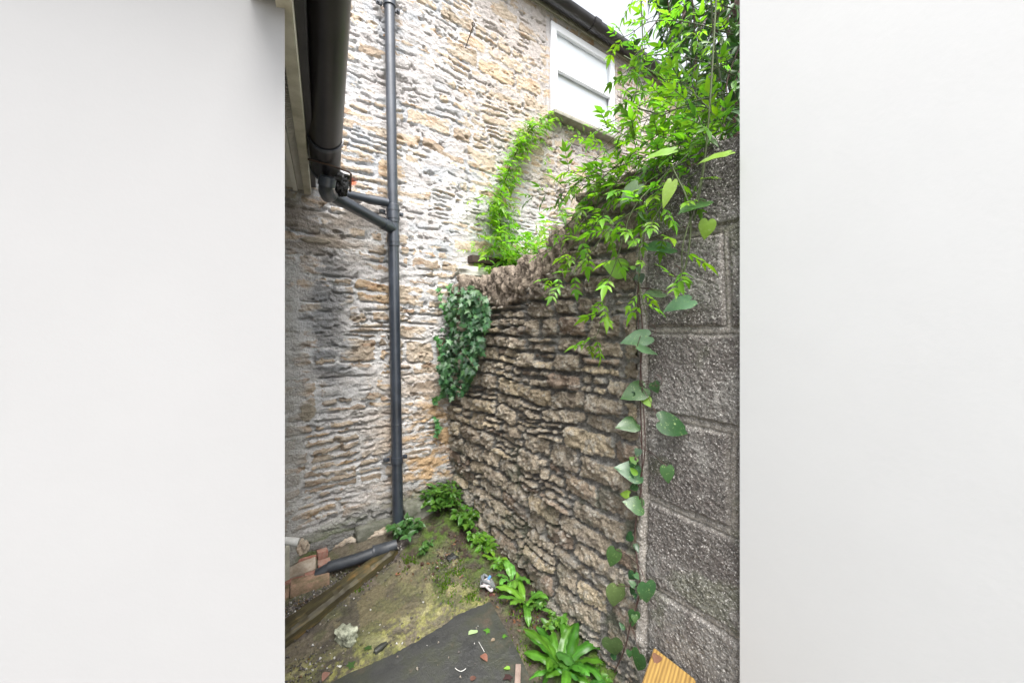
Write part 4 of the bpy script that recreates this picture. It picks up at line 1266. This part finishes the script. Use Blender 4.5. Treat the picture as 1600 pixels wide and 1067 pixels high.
# ------------------------------------------------------------------ tree behind, upper right
def tree():
    r = random.Random(5)
    root = thing('overhanging_tree', 'dark narrow-leaved tree hanging in from the top right corner', 'tree', (2.6, 1.3, 0))
    T = MB()
    T.tube(curve([(2.7, 1.2, -.1), (2.65, 1.2, 1.0), (2.6, 1.15, 2.0), (2.5, 1.1, 3.0), (2.4, 1.05, 3.8)], 20), [.09 - .0035 * i for i in range(20)], 12)
    T.build('trunk', M_TWIG, root)
    L = Leaves(); S = MB()
    for i in range(95):
        px = r.uniform(1015, 1230); py = r.uniform(-160, 150)
        if px < 1060 and py > 60: continue
        if py > 175 - (1155 - px) * .3: continue
        d = r.uniform(1.75, 2.6)
        a = at_depth(px, py, d)
        pts = [a + Vector((.1, .02, .12)), a, a + Vector((r.uniform(-.06, .03), r.uniform(-.05, .05), -.14)), a + Vector((r.uniform(-.1, .03), r.uniform(-.06, .06), -.30))]
        pts = curve(pts, 14); S.tube(pts, .003, 5, cap=False)
        for k in range(24):
            q = r.choice(pts) + rv(r, .01)
            f = Vector((r.uniform(-1, 1), r.uniform(-1, 1), r.uniform(-1.3, .2)))
            L.add('lance', q, f, rv(r) + Vector((0, 0, .6)), r.uniform(.06, .11), tint(r, r.choice([DARK, DARK, (.05, .13, .02)]), .3), wid=.8)
    for i in range(7):
        a = Vector((2.5, 1.1, 2.6 + i * .15)); b_ = at_depth(r.uniform(1040, 1200), r.uniform(-100, 120), r.uniform(1.9, 2.4))
        S.tube(curve([a, a.lerp(b_, .5) + Vector((0, 0, .12)), b_], 12), [.014 - .0009 * k for k in range(12)], 7)
    S.build('branches', M_TWIG, root, angle=180)
    L.build('crown', M_IVY, root)
tree()

# ------------------------------------------------------------------ heart-leaved vine down the joint
def heart_vine():
    r = random.Random(8)
    root = thing('heart_leaved_vine', 'thin red-stemmed vine with heart-shaped leaves trailing down the wall joint', 'climber', tuple(on_side(1000, 500, .03)))
    S = MB()
    O = lambda px, py, o=.035: on_side(px, py, o)
    path = [(1005, 290, .06), (1000, 380, .05), (998, 450, .05), (1004, 520, .045), (1000, 600, .04), (1003, 700, .035), (1002, 760, .035), (992, 830, .035), (996, 880, .035), (1000, 925, .035), (985, 975, .035), (977, 1010, .035), (960, 1050, .035)]
    S.tube(curve([O(*p) for p in path], 70), .0020, 6, cap=False)
    S.tube(curve([O(p[0] + 6 * math.sin(i * 1.7), p[1], p[2] + .006) for i, p in enumerate(path[:7])], 50), .0016, 6, cap=False)
    def col(k): return {'b': (.14, .27, .03), 'g': (.040, .105, .032), 'p': (.085, .15, .07), 'd': (.015, .055, .018), 'y': (.15, .27, .025), 'm': (.09, .14, .05)}[k]
    # px, py centre; width px; pointing angle in image degrees (0=right, 90=down); colour; off; foreshorten (tilt)
    leaves = [(962, 418, 38, 200, 'b', .07, .3), (1062, 474, 46, 172, 'p', .09, 1.0), (1022, 458, 34, 165, 'p', .06, .8), (996, 528, 46, 160, 'p', .09, .6), (1010, 545, 40, 20, 'p', .10, 1.2),
              (992, 612, 42, 150, 'g', .06, .4), (982, 663, 36, 165, 'g', .06, .6), (1052, 664, 54, 10, 'd', .05, .8), (985, 735, 42, 185, 'g', .06, .5), (1043, 740, 28, 80, 'g', .05, .3),
              (992, 788, 32, 190, 'g', .06, .8), (958, 870, 32, 100, 'g', .06, .3), (962, 930, 42, 75, 'm', .06, .2), (1011, 925, 38, 85, 'g', .06, .2), (990, 963, 24, 100, 'g', .06, .3),
              (958, 1011, 40, 80, 'm', .06, .2), (997, 1032, 32, 100, 'g', .06, .2), (1034, 238, 46, 165, 'y', .12, .9), (1120, 243, 50, 160, 'y', .10, .9), (1044, 300, 44, 125, 'y', .14, .6),
              (1104, 357, 30, 100, 'b', .06, .3), (985, 300, 40, 140, 'p', .14, .8), (1030, 385, 50, 175, 'g', .08, 1.1), (1010, 340, 34, 30, 'p', .12, .9), (1024, 605, 20, 60, 'd', .04, .4), (1085, 320, 50, 150, 'g', .09, 1.1)]
    n = Vector((-1, 0, 0))
    for (px, py, wpx, ang, ck, off, tl) in leaves:
        c = O(px, py, off); dep = (c - Vector((0, 0, CAM_Z))).dot(Vector((FX, FY, 0)))
        size = wpx / FPX * dep * .98
        a = math.radians(ang)
        camR = Vector((RX, RY, 0)); up = Vector((0, 0, 1))
        f = camR * math.cos(a) - up * math.sin(a)
        view = (Vector((0, 0, CAM_Z)) - c).normalized()
        nn = view + Vector((0, 0, 1)) * tl * 1.3 + rv(r, .35)
        f = (f + rv(r, .25)).normalized()
        LL = Leaves(); LL.add('heart', c - f * size * .4, f, nn, size, tint(r, col(ck), .12), .5 if ck == 'y' else r.uniform(.8, 1.0))
        LL.build('leaf', M_HEART, root)
        # petiole
        base = c - f * size * .4
        tgt = min((O(*p) for p in path), key=lambda q: (q - base).length)
        S.tube([base, base.lerp(tgt, .5) + Vector((0, 0, .008)), tgt], .0011, 5, cap=False)
    LL = Leaves(); cc = curve([O(*p) for p in path], 70)
    for i in range(30):
        q = cc[int(r.random() ** 1.3 * 69)]
        f = Vector((-.2, r.uniform(-1, 1), r.uniform(-1, .4)))
        LL.add('heart' if r.random() < .5 else 'ovate', q + rv(r, .02) + Vector((-.015, 0, 0)), f, Vector((-1, -.4, .8)) + rv(r, .6), r.uniform(.018, .036), tint(r, r.choice([col('g'), col('d'), col('b')]), .25))
    LL.build('small_leaves', M_HEART, root)
    # tendrils
    for (px, py) in ((1040, 600), (1030, 520), (1070, 430)):
        pts = [O(px - 30 + 30 * t + 14 * math.sin(t * 5), py + 22 * math.cos(t * 5) * t, .05) for t in [i / 14 for i in range(15)]]
        S.tube(pts, .0009, 4, cap=False)
    S.build('stems', M_TWIG, root, angle=180)
heart_vine()

# ------------------------------------------------------------------ climber on the back wall
def wall_creeper():
    r = random.Random(12)
    root = thing('wall_creeper', 'column of lime green creeper climbing the whitewashed back wall', 'climber', tuple(on_back(790, 400, .03)))
    L = Leaves(); S = MB()
    sp = [(800, 430), (792, 395), (782, 350), (780, 315), (790, 280), (806, 240), (824, 208), (858, 180)]
    S.tube(curve([on_back(*p, .03) for p in sp], 40), .004, 6)
    def wid(py): return 36 if py > 360 else (25 if py > 300 else (15 if py > 240 else 8))
    cl = curve([Vector((p[0], p[1], 0)) for p in sp], 200)
    for i in range(560):
        c = cl[int(r.random() ** 1.25 * 199)]
        if vn(np.array(c.y * .09), np.array(4.2), 55) < .40 and r.random() < .6: continue
        ww = wid(c.y)
        px = c.x + r.gauss(0, .5) * ww; py = c.y + r.gauss(0, 8)
        p = on_back(px, py, r.uniform(.03, .03 + .0032 * ww))
        f = Vector((r.uniform(-1, .8), r.uniform(-.8, .1), r.uniform(-.7, .25)))
        cc = LIME if r.random() < .75 else GREEN
        pinnate(L, None, r, p, f, Vector((0, -.5, 1)) + rv(r, .3), r.uniform(.055, .085), tint(r, cc, .2, .05), 2, 'long' if r.random() < .4 else 'lance')
    # low bushy part resting on the coping, reaching right
    for i in range(160):
        px = r.uniform(765, 870); py = 385 + r.gauss(0, 16)
        p = on_back(px, py, r.uniform(.05, .30))
        f = Vector((r.uniform(-1, 1), r.uniform(-1, .1), r.uniform(-.6, .6)))
        pinnate(L, None, r, p, f, Vector((0, -.3, 1)) + rv(r, .3), r.uniform(.06, .09), tint(r, GREEN if r.random() < .5 else LIME, .2), 2)
    # thin sprig along the sill and pale wisps
    for (a, b_, n) in (((858, 178), (925, 215), 14), ((742, 365), (745, 430), 7), ((735, 430), (760, 445), 5), ((850, 205), (855, 290), 9)):
        for i in range(n):
            t = (i + r.random()) / n; p = on_back(a[0] + (b_[0] - a[0]) * t, a[1] + (b_[1] - a[1]) * t, .05)
            pinnate(L, None, r, p, Vector((r.uniform(-.6, .8), -.2, r.uniform(-1, .3))), Vector((0, -1, .4)), r.uniform(.04, .06), tint(r, LIME, .2), 2)
    S.build('stems', M_TWIG, root, angle=180); L.build('foliage', M_LEAF, root)
wall_creeper()

# ------------------------------------------------------------------ ivy
def ivy():
    r = random.Random(3)
    root = thing('ivy', 'dark green ivy hanging over the corner end of the rubble wall', 'ivy', tuple(on_side(725, 530, .05)))
    L = Leaves(); S = MB()
    poly = [(700, 470), (712, 448), (740, 446), (762, 462), (765, 495), (757, 530), (748, 560), (738, 590), (725, 618), (705, 622), (690, 600), (683, 570), (692, 540), (706, 520), (700, 495)]
    cnt = 0
    while cnt < 900:
        px = r.uniform(678, 768); py = r.uniform(440, 628)
        if not pinpoly(np.array(px), np.array(py), poly): continue
        cnt += 1
        if px > 722: p = on_side(px, py, r.uniform(.03, .12))
        else: p = on_back(px, py, r.uniform(.03, .16))
        if p.x > SIDE_X and p.z < 1.2: p.x = SIDE_X - r.uniform(.02, .1)
        f = Vector((r.uniform(-.8, .3), r.uniform(-.6, .3), r.uniform(-1.2, -.1)))
        nn = Vector((-.45, -.8, .55)) + rv(r, .45)
        L.add('ivy', p, f, nn, r.uniform(.020, .038), tint(r, r.choice([(.035, .105, .035), (.025, .075, .028), (.055, .15, .05)]), .25))
    for sp in ([(712, 520), (700, 500), (690, 475), (682, 450)], [(715, 480), (708, 460), (700, 448)], [(700, 560), (688, 545), (682, 528)], [(700, 610), (688, 618), (678, 628)],
               [(680, 655), (684, 668), (682, 680)], [(640, 800), (640, 800), (641, 802)]):
        cc = curve([on_back(*p, .04) for p in sp], 14); S = MB(); S.tube(cc, .0016, 5, cap=False); S.build('stem', M_TWIG, root, angle=180)
        for q in cc:
            for _ in range(2):
                L.add('ivy', q + rv(r, .008), Vector((r.uniform(-1, 1), -.3, r.uniform(-.8, .6))), Vector((-.3, -1, .4)) + rv(r, .3), r.uniform(.018, .032), tint(r, (.06, .18, .05), .2))
    S = MB(); S.tube(curve([on_side(727, 555, .13), on_side(735, 565, .14), on_side(742, 575, .13)], 8), .0014, 5)
    S.build('stem', M_TWIG, root, angle=180); L.build('foliage', M_IVY, root)
ivy()

# ------------------------------------------------------------------ ground plants
def leafy_plant(name, label, px, py, spread, height, n, size, col, seed, kind='ovate', cat='plant', group=None):
    r = random.Random(seed)
    base = on_ground(px, py); root = thing(name, label, cat, tuple(base), group)
    L = Leaves(); S = MB()
    ns = max(4, n // 9)
    for i in range(ns):
        a = r.uniform(0, 2 * math.pi); rr_ = spread * math.sqrt(r.random())
        tip = base + Vector((math.cos(a) * rr_, math.sin(a) * rr_, height * r.uniform(.4, 1.0)))
        tip.x = min(tip.x, SIDE_X - .03); tip.y = min(tip.y, BACK_Y - .04)
        tip.z = max(tip.z, gz(tip.x, tip.y) + .015)
        mid = base.lerp(tip, .5) + Vector((0, 0, height * .25))
        cc = curve([base, mid, tip], 8); S.tube(cc, .0016, 5, cap=False)
        for k in range(n // ns):
            q = cc[r.randint(2, 7)]
            f = Vector((math.cos(a), math.sin(a), 0)) * .4 + rv(r, 1.0); f.z = f.z * .5 + .1
            L.add(kind, q, f, Vector((0, -.2, 1)) + rv(r, .4), size * r.uniform(.6, 1.2), tint(r, col, .28))
    S.build('stems', M_STEM, root, angle=180); L.build('foliage', M_FERN, root)
leafy_plant('weed_clump', 'thick clump of small green leaves filling the corner of the two walls', 690, 803, .13, .17, 520, .034, (.070, .17, .025), 1)
leafy_plant('weed_clump', 'green leaves at the foot of the rubble wall just below the corner clump', 727, 828, .10, .10, 230, .034, (.068, .165, .022), 2)
leafy_plant('weed_clump', 'bright rounded weed halfway along the foot of the wall above the cable', 757, 865, .065, .07, 120, .034, (.10, .225, .022), 3)
leafy_plant('weed_clump', 'small-leaved shrub sprouting at the foot of the black downpipe', 632, 842, .10, .09, 130, .040, (.065, .16, .045), 4)
leafy_plant('weed_clump', 'thin straggly seedlings on the bare soil right of the downpipe foot', 665, 862, .07, .05, 70, .026, (.075, .17, .04), 5)
leafy_plant('weed_clump', 'low creeping weed at the wall foot behind the large fern', 870, 985, .06, .06, 90, .028, (.10, .22, .03), 6)
leafy_plant('weed_clump', 'tiny bright weeds at the very foot of the wall right of the fern', 938, 1058, .05, .04, 60, .02, (.11, .25, .03), 7)

leafy_plant('weed_clump', 'fresh green seedlings on the moss between the corner clump and the rounded weed', 745, 850, .05, .06, 110, .028, (.10, .24, .03), 11)
leafy_plant('weed_clump', 'small weeds tucked against the wall foot just right of the cable tangle', 785, 892, .045, .05, 90, .024, (.11, .25, .03), 12)
leafy_plant('weed_clump', 'fine weeds between the young fern and the large fern', 838, 950, .05, .045, 110, .022, (.10, .22, .04), 13)

def hart_fern(label, px, py, n, length, width, seed, fan=(0, 2 * math.pi), col=(.10, .26, .02), up=.9):
    r = random.Random(seed); base = on_ground(px, py)
    root = thing('hart_tongue_fern', label, 'fern', tuple(base), "strap-leaved ferns along the wall foot")
    for i in range(n):
        L = Leaves()
        a = fan[0] + (fan[1] - fan[0]) * (i + r.uniform(-.3, .3)) / n
        ln = length * r.uniform(.65, 1.1); el = up * r.uniform(.5, 1.2)
        p = base + Vector((math.cos(a), math.sin(a), 0)) * .012; d = Vector((math.cos(a) * math.cos(el), math.sin(a) * math.cos(el), math.sin(el)))
        side_ = Vector((-math.sin(a), math.cos(a), 0)); side_ = (side_ + Vector((0, 0, r.uniform(-.3, .3)))).normalized()
        m = 26; V = []; F = []; Cc = []
        base_c = np.array(tint(r, col, .25))
        ph = r.uniform(0, 6); bendk = r.uniform(-.035, .035)
        for k in range(m + 1):
            t = k / m
            wd = width * (.18 + .82 * min(1, t * 5)) * (1 - max(0, (t - .72) / .28) ** 2 * .97) * r.uniform(.97, 1.03)
            wave = .08 * width * math.sin(t * 19 + ph)
            nn = side_.cross(d).normalized()
            wv_ = .08 * width * math.sin(t * 23 + ph * 2)
            V += [tuple(p - side_ * wd / 2 + nn * (wd * .14 + wave)), tuple(p - side_ * wd * .25 + nn * (wd * .10 + wave * .3)), tuple(p), tuple(p + side_ * wd * .25 + nn * (wd * .10 + wv_ * .3)), tuple(p + side_ * wd / 2 + nn * (wd * .14 + wv_))]
            for e in range(5): Cc.append(base_c * (1.35 if e == 2 else 1.0))
            p = p + d * ln / m
            d = (d + Vector((0, 0, -1.7 / m)) * (.4 + t) + side_ * bendk + rv(r, .03)).normalized()
            if p.x > SIDE_X - .035: d = (d + Vector((-.12, 0, .02))).normalized()
            g = gz(p.x, p.y) + .025
            if p.z < g: p.z = g; d.z = max(d.z, 0); d.normalize()
        for k in range(m):
            for e in range(4):
                q = k * 5 + e; F.append((q, q + 1, q + 6, q + 5))
        L.raw(V, F, np.array(Cc)); L.build('frond', M_FERN, root)
hart_fern('large glossy hart\'s tongue fern with broad strap leaves beside the dark slab', 880, 1050, 24, .165, .034, 1, (0.6, 6.8), (.065, .185, .018), .9)
hart_fern('smaller fern of narrow leaves against the wall above the large fern', 822, 945, 9, .13, .028, 2, (1.2, 6.2), (.11, .26, .03), .8)
hart_fern('young fern with upright pale leaves next to the cable tangle', 800, 912, 7, .11, .030, 3, (0.9, 6.0), (.13, .30, .05), .9)
hart_fern('dark drooping fern at the bottom edge right of the large fern', 918, 1068, 7, .15, .040, 4, (1.5, 5.5), (.06, .17, .03), .7)
hart_fern('tiny fern with two curled fronds below the corner weeds', 775, 880, 5, .07, .022, 5, (1.5, 5.8), (.13, .28, .03), .9)

# moss ------------------------------------------------------------------
def moss():
    r = random.Random(2); L = Leaves()
    spots = [((850, 1000), .05, .0), ((820, 965), .04, 0), ((790, 930), .03, 0), ((705, 905), .06, 0), ((740, 870), .05, 0), ((770, 915), .04, 0), ((735, 930), .03, 0), ((845, 1030), .03, 0), ((640, 880), .03, 0), ((560, 915), .02, 0), ((600, 870), .02, 0), ((330, 940), .02, 0)]
    for (q, s, _) in spots:
        c = on_ground(*q)
        for i in range(int(9000 * s)):
            x = c.x + r.gauss(0, s); y = c.y + r.gauss(0, s)
            if x > SIDE_X - .02: continue
            if vn(np.array(x * 30.), np.array(y * 30.), 77) < .48: continue
            L.add('long', Vector((x, y, gz(x, y) + .003)), Vector((r.uniform(-.6, .6), r.uniform(-.6, .6), 1)), rv(r), r.uniform(.008, .016), tint(r, (.09, .17, .012), .35), wid=2.0)
    o = L.build('moss', M_LEAF, None); tag(o, 'low bright green moss between the slab and the wall', 'moss', kind='stuff')
moss()

# gravel ---------------------------------------------------------------
def gravel():
    r = np.random.default_rng(6)
    tet = np.array([(1, 0, -.3), (-.5, .87, -.3), (-.5, -.87, -.3), (.2, .1, .7), (-.3, .3, .5)], np.float32)
    tf = [(0, 1, 4, 3), (1, 2, 4), (2, 0, 3), (2, 3, 4), (0, 2, 1)]
    L = Leaves()
    segs = [((645, 838), (430, 1010), .022, 1000), ((550, 905), (400, 990), .035, 1100), ((520, 1040), (430, 1060), .05, 200), ((690, 860), (650, 850), .05, 260), ((720, 900), (690, 870), .05, 140), ((640, 960), (520, 1000), .12, 110), ((800, 1000), (640, 1050), .10, 22)]
    for a, b_, s, n in segs:
        A = on_ground(*a); B = on_ground(*b_)
        for i in range(n):
            t = r.random(); p = A.lerp(B, t)
            x = p.x + r.normal(0, s); y = p.y + r.normal(0, s)
            sz = abs(r.normal(0.0035, .0016)) + .0012
            g = r.random()
            c = (.10, .09, .085) if g < .6 else ((.20, .18, .15) if g < .88 else ((.45, .44, .42) if g < .95 else (.16, .10, .05)))
            th = r.uniform(0, 6.28); R_ = np.array([[math.cos(th), math.sin(th), 0], [-math.sin(th), math.cos(th), 0], [0, 0, 1]])
            L.raw((tet * sz * r.uniform(.7, 1.4, 3)) @ R_ + np.array([x, y, gz(x, y) + .0025 + (.018 if b_ == (640, 1050) else 0)]), tf, c)
    o = L.build('gravel', attr_mat('gravel_chips', [('noise', 300, .4, .001)], rough=.7), None)
    tag(o, 'fine dark gravel and pale chips scattered over the ground', 'gravel', kind='stuff')
gravel()

def litter():
    r = random.Random(31); L = Leaves()
    for a, b_, s_, n in (((690, 850), (720, 860), .07, 110), ((740, 880), (860, 1010), .035, 150), ((530, 900), (600, 870), .03, 40), ((640, 870), (700, 900), .08, 50), ((470, 940), (440, 990), .05, 40), ((780, 925), (760, 915), .03, 40)):
        A = on_ground(*a); B = on_ground(*b_)
        for i in range(n):
            p = A.lerp(B, r.random()) + Vector((r.gauss(0, s_), r.gauss(0, s_), 0))
            if p.x > SIDE_X - .03 or p.y > BACK_Y - .05: continue
            p.z = gz(p.x, p.y) + .010
            L.add(r.choice(['ovate', 'lance', 'ivy']), p, Vector((r.uniform(-1, 1), r.uniform(-1, 1), r.uniform(-.3, .4))), Vector((0, 0, 1)) + rv(r, .7), r.uniform(.008, .020), tint(r, r.choice([(.10, .045, .025), (.055, .028, .02), (.16, .09, .05), (.03, .02, .016)]), .3), r.uniform(.6, 1.3))
    tag(L.build('leaf_litter', M_DEAD, None), 'brown leaf litter over the soil', 'litter', kind='stuff')
litter()
# ------------------------------------------------------------------ small things
# lichen-topped rubble stone
M_LICHEN = plain('lichen_stone', (0.10, 0.11, 0.08), 0.9, 0.0, 30.0, [(70, .8, .01)], .2, col2=(0.50, 0.52, 0.40))
p = on_ground(541, 1000)
b = MB(); b.rock((p.x, p.y, p.z + .022), (.055, .075, .055), seed=14, sub=4, amp=.35, rot=Matrix.Rotation(.5, 3, 'Z'), boxy=.7)
tag(b.build('rubble_stone', M_LICHEN, None, angle=60), 'pale lichen-covered lump of stone on the concrete', 'stone')
p = on_ground(595, 1014)
b = MB(); b.rock((p.x, p.y, p.z + .008), (.055, .02, .018), seed=15, sub=3, amp=.3, rot=Matrix.Rotation(.25, 3, 'Z'), boxy=.6)
tag(b.build('rubble_stone', M_SLAB, None, angle=60), 'small black stone flake beside the edge of the slate slab', 'stone')
p = on_ground(707, 872)
b = MB(); b.rock((p.x, p.y, p.z + .006), (.05, .04, .02), seed=16, sub=3, amp=.5, boxy=.4)
tag(b.build('rubble_stone', M_SLAB, None, angle=60), 'flat black lump on the soil below the corner weeds', 'stone')

# wooden slat
M_SLAT = plain('grey_weathered_wood', (0.17, 0.125, 0.105), .85, 0.0, 30.0, [(90, .4, .003)], .2, col2=(0.27, 0.21, 0.18))
A = on_ground(810, 1027, .05); B = on_ground(806, 1110, .05)
d = B - A; b = MB(); b.box((0, 0, 0), (.021, d.length, .008), bevel=.0035)
o = b.build('wooden_slat', M_SLAT, None); o.rotation_mode = 'QUATERNION'; o.rotation_quaternion = d.to_track_quat('Y', 'Z'); o.location = (A + B) / 2 + Vector((0, 0, -.024))
tag(o, 'narrow grey wooden slat with a rounded end lying on the slate slab', 'slat')

# yellow timber board by the block wall
M_BOARD, n_, p_ = mat_new('treated_pine')
tc_ = n_.nodes.new('ShaderNodeTexCoord'); mp = n_.nodes.new('ShaderNodeMapping'); mp.inputs['Scale'].default_value = (2.0, 34, 20)
n_.links.new(tc_.outputs['Object'], mp.inputs['Vector'])
wv_n = N(n_, 'ShaderNodeTexWave', Scale=.9, Distortion=3.5, Detail=4.0); wv_n.bands_direction = 'Y'; wv_n.inputs['Detail Scale'].default_value = .6
n_.links.new(mp.outputs[0], wv_n.inputs['Vector'])
no_ = N(n_, 'ShaderNodeTexNoise', Scale=1.5, Detail=8.0, Roughness=.7); n_.links.new(mp.outputs[0], no_.inputs['Vector'])
av = N(n_, 'ShaderNodeMath', operation='MULTIPLY_ADD'); n_.links.new(no_.outputs['Fac'], av.inputs[0]); av.inputs[1].default_value = .85
hv = N(n_, 'ShaderNodeMath', operation='MULTIPLY'); n_.links.new(wv_n.outputs['Fac'], hv.inputs[0]); hv.inputs[1].default_value = .2; n_.links.new(hv.outputs[0], av.inputs[2])
cr_ = n_.nodes.new('ShaderNodeValToRGB'); cr_.color_ramp.elements[0].position = .3; cr_.color_ramp.elements[0].color = (.13, .07, .02, 1)
cr_.color_ramp.elements[1].position = .68; cr_.color_ramp.elements[1].color = (.38, .24, .07, 1)
n_.links.new(av.outputs[0], cr_.inputs['Fac']); n_.links.new(cr_.outputs[0], p_.inputs['Base Color'])
bp = N(n_, 'ShaderNodeBump', Strength=.4, Distance=.002); n_.links.new(av.outputs[0], bp.inputs['Height']); n_.links.new(bp.outputs[0], p_.inputs['Normal'])
p_.inputs['Roughness'].default_value = .55
bench = thing('timber_board', 'yellow sawn timber board butting against the foot of the block wall', 'board', tuple(on_side(1050, 1040, .1)))
BZ = on_side(1022, 1010, .022).z
c0 = on_side(1022, 1010, .022); c1 = on_side(1087, 1056, .022)
wdt = abs(c0.y - c1.y)
ba = math.radians(180 + 21); bd = Vector((math.cos(ba), math.sin(ba), 0)); Lb = .55
loc_ = [(0, 0)] ; iv = Matrix.Rotation(-ba, 3, 'Z')
corners = [c0, c1, c1 + bd * Lb, c0 + bd * Lb]
lc = [iv @ (Vector((q.x, q.y, 0)) - Vector((c0.x, c0.y, 0))) for q in corners]
b = MB(); b.prism([(q.x, q.y) for q in lc], lambda x, y: -.036, lambda x, y: 0)
bmesh.ops.bevel(b.bm, geom=b.bm.edges[:], offset=.003, segments=2, affect='EDGES')
o = b.build('board', M_BOARD, None); o.parent = bench
o.location = Vector((c0.x, c0.y, BZ)) - Vector(bench.location); o.rotation_euler = (0, 0, ba)
for xx in (-.10, -.45):
    b = MB(); m_ = (c0 + c1) / 2 + bd * (-xx + .02); b.box((m_.x, m_.y, (BZ - .038 - .40) / 2), (.07, wdt * .7, BZ - .038 + .40), bevel=.003)
    b.build('support_block', M_COPE, bench)

# nail high on the wall
b = MB(); A = on_back(727, 76, .02); B = on_back(739, 42, .055)
pts = [A, A.lerp(B, .5), B]; b.tube(pts, .0035, 8)
ring = [B + Vector((math.cos(t) * .011, -.004, .011 + math.sin(t) * .011)) for t in [i / 12 * 2 * math.pi for i in range(13)]]
b.tube(ring, .003, 6, cap=False)
tag(b.build('wall_hook', M_IRON, None), 'thin rusty iron eye hook sticking out high on the back wall', 'hook')

# old beam and pale ledge just above the rubble wall
b = MB(); A = on_back(733, 402, .03); B = on_back(838, 413, .03)
b.box(((A.x + B.x) / 2, BACK_Y - .04, A.z - .012), (B.x - A.x, .07, .045), bevel=.004)
tag(b.build('old_beam', M_BEAM, None), 'short dark brown beam end fixed to the white wall behind the creeper', 'beam')
b = MB(); A = on_back(716, 425, .03); B = on_back(850, 425, .03)
b.rock(((A.x + B.x) / 2, BACK_Y - .03, A.z + .005), (B.x - A.x, .13, .06), seed=3, sub=4, amp=.10, boxy=.9)
M_LEDGE = plain('limewashed_ledge', (0.55, 0.54, 0.48), .9, .12, 20, [(60, .5, .01)], .2)
tag(b.build('stone_ledge', M_LEDGE, None, angle=180), 'whitewashed stone ledge under the dark beam end', 'ledge')

# cable tangle
def cable():
    r = random.Random(14)
    root = thing('cable_tangle', 'crumpled tangle of grey cable and strap on the soil by the ferns', 'cable', tuple(on_ground(762, 915)))
    c = on_ground(762, 915, .02)
    mats = [plain('grey_cable', (.16, .17, .18), .5, .3, 40), plain('pale_strap', (.36, .33, .33), .6, .2, 40), plain('blue_tape', (.08, .22, .42), .5, .2, 40)]
    for i in range(7):
        pts = []
        a = r.uniform(0, 6); 
        for k in range(5):
            a += r.uniform(.8, 1.6); rr_ = r.uniform(.012, .042)
            pts.append(c + Vector((math.cos(a) * rr_ * .8, math.sin(a) * rr_ * 1.1, r.uniform(-.008, .035))))
        b = MB(); b.tube(curve(pts, 30), r.uniform(.003, .0055), 8)
        b.build('strand', mats[i % 2], root, angle=180)
    p = c + Vector((0, 0, .025)); b = MB(); b.tube([p, p + Vector((.02, .01, .006))], .006, 8); b.build('tape', mats[2], root)
cable()

# fallen leaves
def fallen():
    r = random.Random(17)
    items = [('pale green leaf lying on the dark slab', 737, 986, .034, (.36, .48, .24), 'heart', .022), ('curled brown dead leaf on the slab beside the pale green leaf', 757, 1026, .034, (.22, .10, .07), 'ovate', .024),
             ('rust brown scrap of leaf near the bottom of the slab', 740, 1058, .026, (.13, .065, .05), 'ovate', .022), ('dark crumpled leaf left of the wooden slat', 792, 1057, .028, (.05, .025, .025), 'ivy', .024),
             ('small green sprig leaf right of the pale leaf on the slab', 760, 984, .022, (.07, .20, .02), 'ivy', .022), ('tiny green leaf on the slab near its right edge', 789, 993, .016, (.07, .20, .02), 'ivy', .022),
             ('pinkish brown dead leaf on the concrete below the timber end', 622, 896, .026, (.28, .13, .08), 'ovate', .006), ('dead leaf on the concrete at the lower left edge of the slab', 508, 1055, .034, (.24, .13, .10), 'ovate', .006),
             ('pale stone-coloured round leaf scrap on the slab', 770, 999, .018, (.22, .17, .12), 'ovate', .022), ('green sprig beside the black flake at the slab edge', 577, 1011, .026, (.04, .09, .02), 'ivy', .008),
             ('green sprig lower down along the edge of the slate slab', 550, 1036, .026, (.04, .09, .02), 'ivy', .008), ('pale leaf half under the stake by the large fern', 792, 1043, .024, (.22, .42, .06), 'ovate', .024),
             ('reddish dead leaves under the cable tangle', 768, 928, .026, (.09, .03, .03), 'ivy', .012), ('white leaf scrap on the concrete near the lower left corner', 531, 1040, .014, (.6, .6, .55), 'ovate', .006),
             ('brown leaf stuck on the yellow timber board', 0, 0, .036, (.16, .08, .05), 'ovate', 0)]
    for (lab, px, py, s, c, kind, off) in items:
        if px == 0: p = Vector((c0.x - .035, (c0.y + c1.y) / 2 + .035, BZ + .004))
        else: p = on_ground(px, py, off)
        a = r.uniform(0, 6.28)
        L = Leaves(); f = Vector((math.cos(a), math.sin(a), .12))
        L.add(kind, p - f * s * .5, f, Vector((0, 0, 1)) + rv(r, .15), s, c, 1.3)
        o = L.build('fallen_leaf', M_DEAD, None)
        tag(o, lab, 'leaf', 'leaves fallen on the ground')
    # stalk
    b = MB(); p = on_ground(757, 1018, .024); q = on_ground(748, 1002, .03); b.tube([p, q], .0009, 5); tag(b.build('leaf_stalk', M_WHITEPIPE, None), 'thin straight pale stalk lying above the brown leaf on the slab', 'stalk'); b = MB()
    q1 = on_ground(712, 1043, .024); pts = [on_ground(711 + t * 17, 1043 + 5 * math.sin(t * 3), .024) for t in [i / 8 for i in range(9)]]
    b.tube(pts, .0011, 5); tag(b.build('leaf_stalk', M_WHITEPIPE, None), 'pale yellow curled stalk lying near the bottom of the slate slab', 'stalk')
fallen()
